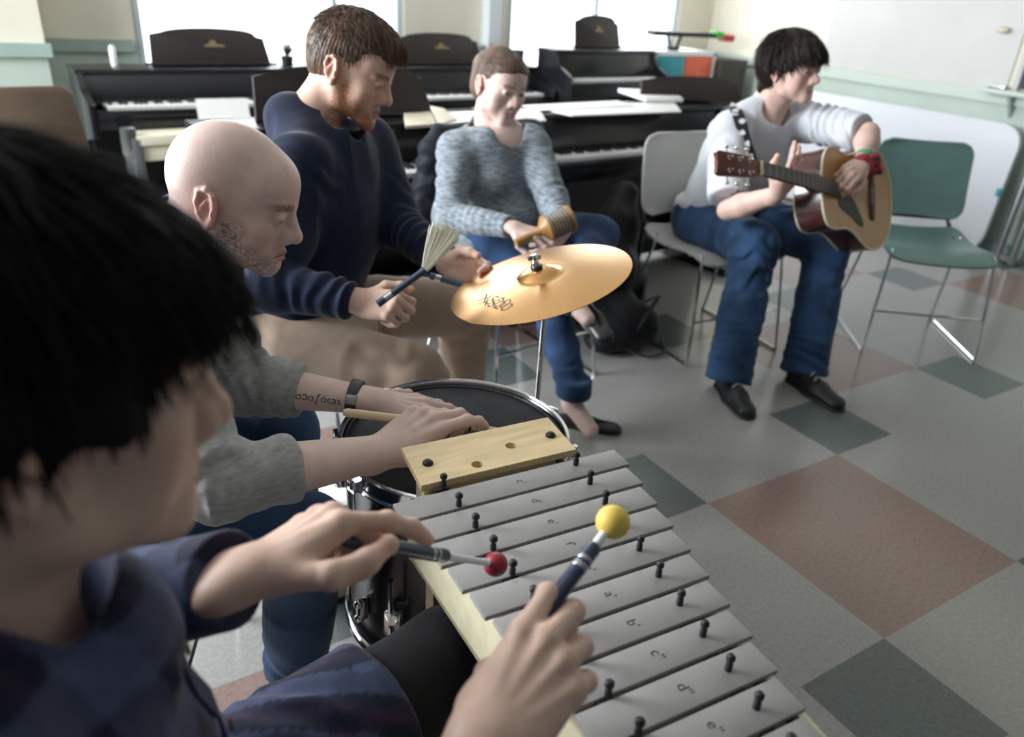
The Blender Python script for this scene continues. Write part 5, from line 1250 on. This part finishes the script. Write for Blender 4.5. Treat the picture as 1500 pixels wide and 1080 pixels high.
def build_guitarist():
    root = thing('person', 'young man with dark fringe in a white T-shirt playing the guitar', 'person', (2.50, 2.28, 0))
    neck = V3(2.505, 2.155, 1.010); pel = V3(2.51, 2.32, .53); chest = V3(2.47, 2.19, .80); fw = nz((-.22, -.97, 0))
    shR = V3(2.335, 2.175, .935); shL = V3(2.655, 2.115, .955); elR = V3(2.1867, 1.9707, 0.6724); wrR = V3(2.2055, 1.7804, 0.7759); elL = V3(2.6487, 1.7912, 0.9627); wrL = V3(2.5369, 1.7065, 0.8781)
    SH = SDF(); head(SH, FE, neck, lid=.6, jaw=.98, nose=1.0, neck_r=.056); SH.rc(neck, neck+(chest-neck)*.4+fw*.04, .06, .06, k=.04)
    col = face_color(FE, SKIN_E, brow=(.05, .03, .02), blush=.15)
    # fretting hand: palm behind the neck, fingers up over the strings
    HR = SDF(); forearm(HR, elR, wrR, nz(-CF+V3(0, 0, -.2)), .043, .028); fR = nz(CU*.75+CR*.38-CF*.25); uR = nz(CR*.55-CF*.80)
    fR = nz(V3(-.02, -.30, .95)+CR*.25); uR = nz(-CF*.8+CR*.35)
    hand(HR, wrR, fR, uR, -1, [(8, 18, 15), (25, 35, 25), (42, 45, 30), (55, 50, 30)], [(.7, .7, -.5), (.3, 1, -.3), (.1, 1, -.1)], s=1.0, spread=(14, 4, -6, -14))
    HL = SDF(); forearm(HL, elL, wrL, nz(CR*.3-CF*.8+V3(0, 0, .3)), .045, .029); fL = nz(V3(2.3872, 1.6715, 0.8357)-wrL); uL = nz(-CF*.75+CR*.25+CU*.5)
    hand(HL, wrL, fL, uL, -1, [(40, 55, 35), (48, 62, 40), (52, 66, 40), (58, 70, 40)], [(.6, .75, -.4), (.1, 1, -.3), (-.3, 1, -.2)], s=1.0)
    core = SDF(); core.rc(pel, chest, .11, .12, k=.05, n=fw, fl=.6); core.rc(chest, neck, .10, .05, k=.05)
    skin_object(root, [(SH.arrays(.003), col), (HR.arrays(.003), hand_color(HR, SKIN_E)), (HL.arrays(.003), hand_color(HL, SKIN_E)), (core.arrays(.012), flatcol(SKIN_E))])
    eyes(FE, root, look=(.3, -.1))
    h = SDF(); E = lambda c, r, k=.012, op='u': h.ell(FE.p(*c), np.array(r), FE.R, k=k, op=op)
    E((0, -.020, .040), (.092, .116, .100)); E((0, -.050, -.005), (.080, .076, .085), .03); E((0, .052, .052), (.078, .060, .052), .03); E((0, -.088, -.070), (.058, .030, .040), .02)
    h.box(FE.p(0, .140, -.066), (.13, .092, .104), FE.R, rd=.03, k=.01, op='s'); h.box(FE.p(0, .070, -.11), (.13, .078, .098), FE.R, rd=.02, k=.01, op='s')
    hv, hf = h.arrays(.0032, strand_disp(FE, .0045, 26))
    l1 = locks(hv, FE, 2200, .045, .0024, zmin=-.06, lift=.10, seed=12, sel=lambda q: (q[:, 2] > .05) | (q[:, 1] < .01)); l2 = locks(hv, FE, 420, .026, .0022, zmin=.0, lift=.10, seed=13, sel=lambda q: (q[:, 1] > .04) & (q[:, 2] < .08) & (q[:, 2] > .015), droop=1.2); l4 = locks(hv, FE, 150, .040, .0045, zmin=.0, lift=.22, seed=15, sel=lambda q: (q[:, 2] < .09)); l3 = locks(hv, FE, 300, .035, .0022, zmin=-.12, lift=.15, seed=14, sel=lambda q: (q[:, 1] < -.04) & (q[:, 2] < -.03))
    np_mesh('hair', [(hv, hf), l1, l2, l3, l4], hair_mat('hair_dark_brown', (.022, .014, .011)), root, ROOT(root))
    S = SDF(); torso(S, pel, chest, neck-V3(0, 0, .035), shL, shR, fw, wp=.185, ww=.165, wc=.175, fl=.66, sr=.062)
    S.cc(shR, shR+(elR-shR)*.86, .078, .074, rd=.01, k=.03, wr=(.004, .06)); S.cc(shL, shL+(elL-shL)*.92, .078, .070, rd=.01, k=.035, wr=(.005, .05))
    S.ell(FE.p(0, -.02, -.125)+fw*.015, (.063, .063, .045), k=.006, op='s')
    S.ell(neck+fw*.055+V3(0, 0, -.012), (.066, .066, .062), k=.006, op='s'); S.cc(pel+V3(0, 0, -.06), pel+V3(0, 0, .08), .205, .19, n=fw, fl=.74, k=.03, rd=.02)
    m_t = cloth_mat('white_cotton', (.62, .64, .68), var=.04, vscale=20, bump=.06)
    shirt = np_mesh('t_shirt', [S.arrays(.0048, folds(.0055, 9, 11))], m_t, root, ROOT(root))
    # small dark print on the chest, wrapped on to the cloth
    b = MB()
    for pts in ([(0, 0), (.012, .05)], [(-.03, .02), (.03, .035)], [(-.02, -.03), (.018, .02)], [(.02, -.035), (-.005, .01)], [(.03, 0), (.045, .02)]): b.tube([(x, y, 0) for x, y in pts], .0028, 5, sub=4)
    ob = b.build('chest_print', material('print_ink', (.03, .035, .045), .8), root); me = ob.data; n = len(me.vertices); a = np.empty(n*3, np.float32); me.vertices.foreach_get('co', a); a = a.reshape(-1, 3).astype(float)
    P0 = V3(2.0556, 1.7404, 0.8362); P = P0+np.outer(a[:, 0], CR)+np.outer(a[:, 1], CU); 
    for it in range(14): P = P+np.outer(np.maximum(S.ev(P), -1)*.8-.001, CF)
    me.vertices.foreach_set('co', (P-ROOT(root)).astype(np.float32).ravel()); me.update()
    # jeans
    J = SDF(); hipR = V3(2.40, 2.32, .52); hipL = V3(2.63, 2.30, .52); kR = V3(2.33, 1.935, .535); kL = V3(2.63, 1.83, .535); aR = V3(2.165, 1.790, .10); aL = V3(2.510, 1.710, .10)
    J.ell((2.515, 2.33, .525), (.195, .18, .12), k=.04)
    for h_, k_, a_ in ((hipR, kR, aR), (hipL, kL, aL)):
        J.rc(h_, k_, .105, .088, k=.04, wr=(.005, .10)); J.rc(k_, k_*.4+a_*.6, .086, .078, k=.03, wr=(.006, .09)); J.cc(k_*.6+a_*.4, a_+V3(0, 0, -.055), .078, .090, rd=.01, k=.03, wr=(.006, .045))
    np_mesh('jeans', [J.arrays(.0055, folds(.005, 9, 15))], cloth_mat('blue_jeans_guitarist', (.030, .068, .145), var=.4, vscale=8), root, ROOT(root))
    m_sk = material('black_sneaker', (.010, .010, .012), .5); m_lace = material('grey_lace', (.4, .42, .45), .7)
    for hl, to in ((V3(2.185, 1.84, 0), V3(2.075, 1.585, 0)), (V3(2.49, 1.755, 0), V3(2.45, 1.47, 0))):
        so_ = shoe(root, hl, to, m_sk, 'sneaker'); d = nz(to-hl); sd = np.cross(d, (0, 0, 1)); b = MB()
        for k in range(4):
            c = hl+d*(.115+.022*k)+V3(0, 0, .083-.009*k); b.tube([c-sd*.022+V3(0, 0, -.006), c+V3(0, 0, .003), c+sd*.022+d*.01+V3(0, 0, -.006)], .0032, 6, sub=3)
        bmesh.ops.translate(b.bm, vec=Vector(tuple(-ROOT(root))), verts=b.bm.verts[:]); b.build('laces', m_lace, so_)
    # wristbands on the strumming wrist
    wv = nz(wrL-elL); q = wrL-wv*.035; T = SDF(); T.cc(q-wv*.008, q+wv*.008, .034, .034, rd=.003); np_mesh('green_wristband', [T.arrays(.003)], material('band_green', (.05, .32, .16), .6), root, ROOT(root))
    T = SDF(); c = wrL+nz(CR*.9-CU*.25)*.034; T.ell(c, (.030, .022, .045), k=.01); T.cc(wrL-wv*.012, wrL+wv*.012, .036, .036, rd=.004); T.rc(c+CR*.015+CU*.01, c+CR*.03-CU*.02, .012, .010, k=.01); np_mesh('red_wristband', [T.arrays(.003, folds(.004, 40, 2))], material('band_red', (.32, .02, .035), .7, col2=(.03, .01, .015), vscale=60, ramp=(.50, .56)), root, ROOT(root))
    # guitar strap over the right shoulder
    mp = np.array([V3(2.3887, 2.2061, 1.0174), V3(2.3252, 2.1113, 0.9685), V3(2.2784, 2.0284, 0.9129), V3(2.2369, 1.9413, 0.8560), V3(2.2253, 1.8600, 0.7967)])
    return root, S, shR, neck
pE_, SE, shR_E, neck_E = build_guitarist()
# strap: a ribbon laid on the shirt
cl = np.array([[2.374, 2.238, 1.0], [2.3501, 2.1803, 1.0069], [2.3065, 2.1113, 0.9838], [2.3023, 2.0811, 0.9495], [2.3001, 2.0556, 0.9119], [2.3042, 2.0324, 0.8737], [2.335, 2.03, 0.835], [2.385, 2.04, 0.795]])
RB = []
tn = np.gradient(cl, axis=0)
rows = []
for P, t_ in zip(cl, tn):
    sdv = nz(np.cross(nz(t_), CF)); rows.append([P+sdv*.0225*u for u in (-1, -.5, 0, .5, 1)])
o_ = thing('guitar_strap', 'black guitar strap with white patches over the young man\'s shoulder', 'strap', tuple(cl[0]))
m_strap = material('strap_black', (.010, .012, .018), .6)
shell([[tuple(np.array(p)-cl[0]) for p in r] for r in rows], m_strap, 'webbing', o_, t=.003)
G = np.array(rows)-cl[0]; nrm = -CF
b = MB()
for k in range(7):
    i = k+.5; c = (G[k, 2]+G[k+1, 2])/2+nrm*.0035; sdv = nz(G[k, 4]-G[k, 0]); tv = nz(np.cross(sdv, nrm)); rr = random.Random(k)
    b.prism([((.008+.006*rr.random())*math.cos(a)+.006*(rr.random()-.5), (.008+.006*rr.random())*math.sin(a)) for a in np.linspace(0, 5.6, 9)], c+sdv*.004*(-1)**k, sdv, tv, nrm, .0012)
tag(b.build('white_patches', m_white, o_), kind='stuff')
# ================================================================== the man playing the metallophone, close to the camera
SKIN_A = (.60, .42, .335)
FA = head_frame((-.029, .472, 1.164), 6, -8, 5, 1.0)
BLUE_W = V3(0.4180, 0.4467, 0.9214)
def build_player():
    root = thing('person', 'dark-haired man in a dark blue plaid shirt playing the metallophone, closest to the camera', 'person', (-.17, .47, 0))
    neck = V3(-.105, .455, .985); shL = V3(-.105, .640, .930); shR = V3(-.125, .285, .920); chest = V3(-.085, .458, .80); pel = V3(-.16, .46, .54); fw = V3(1, .02, 0)
    elL = V3(-.065, .735, .775); wrL = V3(0.0886, 0.5420, 0.9128); elR = V3(.07, .165, .745); wrR = V3(0.2164, 0.3404, 0.8483)
    SH = SDF(); head(SH, FA, neck, lid=.75, jaw=1.0); SH.rc(neck, neck+(chest-neck)*.4+fw*.04, .06, .06, k=.04)
    col = face_color(FA, SKIN_A, brow=(.06, .04, .03), blush=.12)
    HL = SDF(); fL = V3(0.1768, 0.5673, 0.9283)-wrL; uL = nz(V3(-.25, .35, .85)); uL = nz(CU*.78-CR*.45-CF*.35); forearm(HL, elL, wrL, uL)
    hand(HL, wrL, fL, uL, 1, [(32, 14, 18), (60, 80, 50), (72, 84, 50), (80, 84, 50)], [(.74, .72, -.34), (.10, 1.0, -.24), (-.14, 1.0, -.05)], s=.99, spread=(6, 2, -3, -6))
    HR = SDF(); fR = nz(V3(0.3111, 0.3747, 0.8858)-wrR); uR = nz(-CF*.86-CR*.18+CU*.30); forearm(HR, elR, wrR, uR)
    hand(HR, wrR, fR, uR, -1, [(22, 48, 40), (34, 62, 45), (50, 70, 45), (58, 72, 45)], [(.30, .9, -.80), (-.15, 1, -.75), (-.4, 1, -.5)], s=1.03, spread=(7, 0, -5, -10))
    core = SDF(); core.rc(pel, chest, .11, .12, k=.05, n=fw, fl=.6); core.rc(chest, neck, .10, .05, k=.05)
    skin_object(root, [(SH.arrays(.0028), col), (HL.arrays(.0022), hand_color(HL, SKIN_A)), (HR.arrays(.0020), hand_color(HR, SKIN_A)), (core.arrays(.012), flatcol(SKIN_A))])
    eyes(FA, root)
    h = SDF(); E = lambda c, r, k=.012, op='u': h.ell(FA.p(*c), np.array(r), FA.R, k=k, op=op)
    E((0, -.020, .036), (.090, .114, .102)); E((0, -.050, -.005), (.082, .078, .088), .03); E((0, .052, .050), (.080, .062, .058), .03); E((0, -.080, -.072), (.056, .032, .040), .02)
    for sx in (-1, 1): E((sx*.070, .030, -.008), (.018, .026, .040), .015)
    h.box(FA.p(0, .140, -.066), (.13, .090, .104), FA.R, rd=.03, k=.012, op='s'); h.box(FA.p(0, .084, -.104), (.13, .075, .092), FA.R, rd=.02, k=.01, op='s')
    hv, hf = h.arrays(.0032, strand_disp(FA, .0035, 34))
    l1 = locks(hv, FA, 3000, .048, .0022, zmin=-.08, lift=.10, seed=22, sel=lambda q: (q[:, 2] > .055) | (q[:, 1] < .0)); l2 = locks(hv, FA, 900, .024, .0020, zmin=.0, lift=.06, seed=23, sel=lambda q: (q[:, 1] > .0) & (q[:, 2] < .08), droop=1.2)
    np_mesh('hair', [(hv, hf), l1, l2], hair_mat('hair_black_brown', (.008, .006, .0055), .35, .6, .15), root, ROOT(root))
    # plaid shirt
    def plaid(P):
        q = P-chest; z = q[:, 2]; y = q[:, 1]+.35*q[:, 0]; n = vnoise(P*14)*.01
        def st(v, per, w): u = ((v+n)/per) % 1.0; return (np.abs(u-.5) < w).astype(float)
        a = st(z+.15*q[:, 0], .085, .22); b_ = st(y, .085, .22); a2 = st(z+.15*q[:, 0]+.04, .085, .07); b2 = st(y+.04, .085, .07)
        c = np.tile(np.array((.009, .012, .030)), (len(P), 1)); lt = (a+b_)[:, None]*np.array((.030, .037, .066)); dk = (a2+b2)[:, None]*np.array((.012, .002, .006))
        return c+lt+dk-(a*b_)[:, None]*np.array((.012, .014, .024))
    S = SDF(); torso(S, pel, chest, neck-V3(0, 0, .02), shL, shR, fw, wp=.185, ww=.170, wc=.175, fl=.70, sr=.062)
    S.rc(shL, elL, .070, .058, wr=(.004, .05)); S.cc(elL-(wrL-elL)*.2, wrL-(wrL-elL)*.10, .056, .041, rd=.008, k=.02, wr=(.005, .03)); S.cc(elL+(wrL-elL)*.68, wrL-(wrL-elL)*.04, .046, .044, rd=.006, k=.003)
    S.rc(shR, elR, .070, .058, wr=(.004, .05)); eR = elR+(wrR-elR)*.55; S.cc(elR-(wrR-elR)*.2, eR, .058, .050, rd=.008, k=.02, wr=(.005, .03))
    S.rc(neck+V3(-.035, 0, .015), neck+V3(.055, 0, -.02), .070, .080, k=.03); S.rc(shR+V3(.02, 0, .02), neck+V3(.0, -.03, .04), .055, .060, k=.03)
    S.ell(neck+fw*.040+V3(0, 0, .055), (.066, .064, .075), k=.006, op='s')
    # collar and placket
    for sy in (-1, 1):
        S.chain([neck+V3(-.072, sy*.012, .070), neck+V3(-.035, sy*.068, .065), neck+V3(.045, sy*.072, .030), neck+V3(.115, sy*.040, -.025)], [.012, .013, .015, .014], k=.004)
    # shirt tail over the left thigh
    hipL = V3(-.13, .57, .525); knL = V3(.375, .700, .500); hipR = V3(-.13, .36, .525); knR = V3(.30, .30, .505)
    td = nz(knL-hipL); S.cc(hipL+td*.02, hipL+td*.40, .114, .101, rd=.006, k=.02, n=(0, 0, 1), fl=.95, wr=(.004, .07))
    pl_ = []
    m_pl = cloth_mat('plaid_flannel', (.02, .03, .06), attr='Col', var=.12, vscale=60, bump=.12)
    sh = np_mesh('plaid_shirt', [S.arrays(.0050, folds(.0050, 9, 21))], m_pl, root, ROOT(root), plaid)
    # front band with its buttons follows the chest
    cl_ = []
    for z in np.linspace(.955, .60, 12):
        P = V3(.25, .475, z)
        for it in range(60):
            d = S.ev(P[None])[0]
            if d < .002: break
            P = P-fw*max(d*.7, .001)
        cl_.append(P+fw*.004)
    rows_ = [[tuple(p-ROOT(root)+V3(0, .016*u, 0)) for u in (-1, 0, 1)] for p in cl_]
    pk = shell(rows_, cloth_mat('placket_navy', (.028, .036, .085), bump=.1), 'placket', sh, t=.003)
    for k in (1, 4, 7, 10): 
        bt = button(root, cl_[k]+fw*.004, fw, mat=material('button_horn', (.12, .09, .06), .3)); bt.parent = sh
    T = SDF(); T.ell(neck+fw*.050+V3(0, 0, -.008), (.060, .058, .054), k=.01); T.ell(neck+fw*.052+V3(0, 0, .028), (.060, .058, .062), k=.004, op='s'); np_mesh('red_undershirt', [T.arrays(.004)], cloth_mat('red_cotton', (.22, .015, .015)), root, ROOT(root))
    J = SDF(); aL = V3(.30, .74, .09); aR = V3(.27, .24, .09); J.ell((-.14, .465, .53), (.18, .185, .115), k=.04)
    for h_, k_, a_ in ((hipL, knL, aL), (hipR, knR, aR)):
        J.rc(h_, k_, .098, .078, k=.04, wr=(.002, .12)); J.rc(k_, a_, .074, .058, k=.03, wr=(.003, .09)); J.cc(k_*.4+a_*.6, a_+V3(0, 0, -.02), .064, .060, rd=.01, k=.02)
    np_mesh('trousers', [J.arrays(.006, folds(.003, 8, 31))], cloth_mat('black_trousers', (.008, .008, .010), var=.2), root, ROOT(root))
    for a_ in (aL, aR): shoe(root, a_+V3(-.06, 0, -.09), a_+V3(.20, .0, -.09), m_rubber)
    return root, HL, HR, wrL, fL, uL, wrR, fR, uR
pA_, HLa, HRa, *_r = build_player()
make_chair('grey chair under the player closest to the camera, out of view', m_grey_ch, (-.13, .465, 0), -math.pi/2)
def mallet(a, b_, c, r, mat, label):
    "a handle end, b_ end of grip, c ball centre"
    a, b_, c = [np.asarray(q, float) for q in (a, b_, c)]
    t = thing('mallet', label, 'mallet', tuple(a)); d = nz(c-a); Lg = (b_-a)@d; L = np.linalg.norm(c-a)
    b = MB(); b.lathe([(0, 0), (.0062, .001), (.0078, .006), (.0080, Lg*.5), (.0077, Lg-.004), (.0058, Lg), (0, Lg)], 18, (0, 0, 0), d); b.build('grip', material('mallet_grip', (.012, .022, .065), .28, coat=.4), t)
    b = MB(); b.lathe([(.0079, Lg-.030), (.0082, Lg-.0295), (.0082, Lg-.025), (.0079, Lg-.0245), (.0079, Lg-.030)], 18, (0, 0, 0), d); b.lathe([(.0079, Lg-.021), (.0082, Lg-.0205), (.0082, Lg-.0175), (.0079, Lg-.017), (.0079, Lg-.021)], 18, (0, 0, 0), d); b.build('silver_band', m_steel, t)
    b = MB(); b.lathe([(.0046, Lg-.002), (.0046, Lg+.01), (.0036, L-r*.5), (0, L-r*.5)], 16, (0, 0, 0), d); b.build('white_stick', material('white_nylon', (.78, .80, .82), .35), t)
    b = MB(); b.ball(c-a, r, 32); b.build('mallet_head', mat, t); return t
m_redb = material('red_rubber', (.26, .012, .030), .42, bump=.02, bscale=300); m_yelb = material('yellow_felt', (.72, .52, .10), .55, var=.06, vscale=60, bump=.03, bscale=300)
rc_ = V3(0.3785, 0.5904, 0.7732); ra = V3(0.1829, 0.5533, 0.9114)
mallet(ra, V3(0.3049, 0.5809, 0.8224), rc_, .0145, m_redb, 'mallet with a red ball held in the player\'s left hand')
yc_ = V3(0.4180, 0.4467, 0.9214); ya = V3(0.2814, 0.3964, 0.8675)
mallet(ya, V3(0.3910, 0.4371, 0.9094), yc_, .0168, m_yelb, 'mallet with a yellow ball held up in the player\'s right hand')
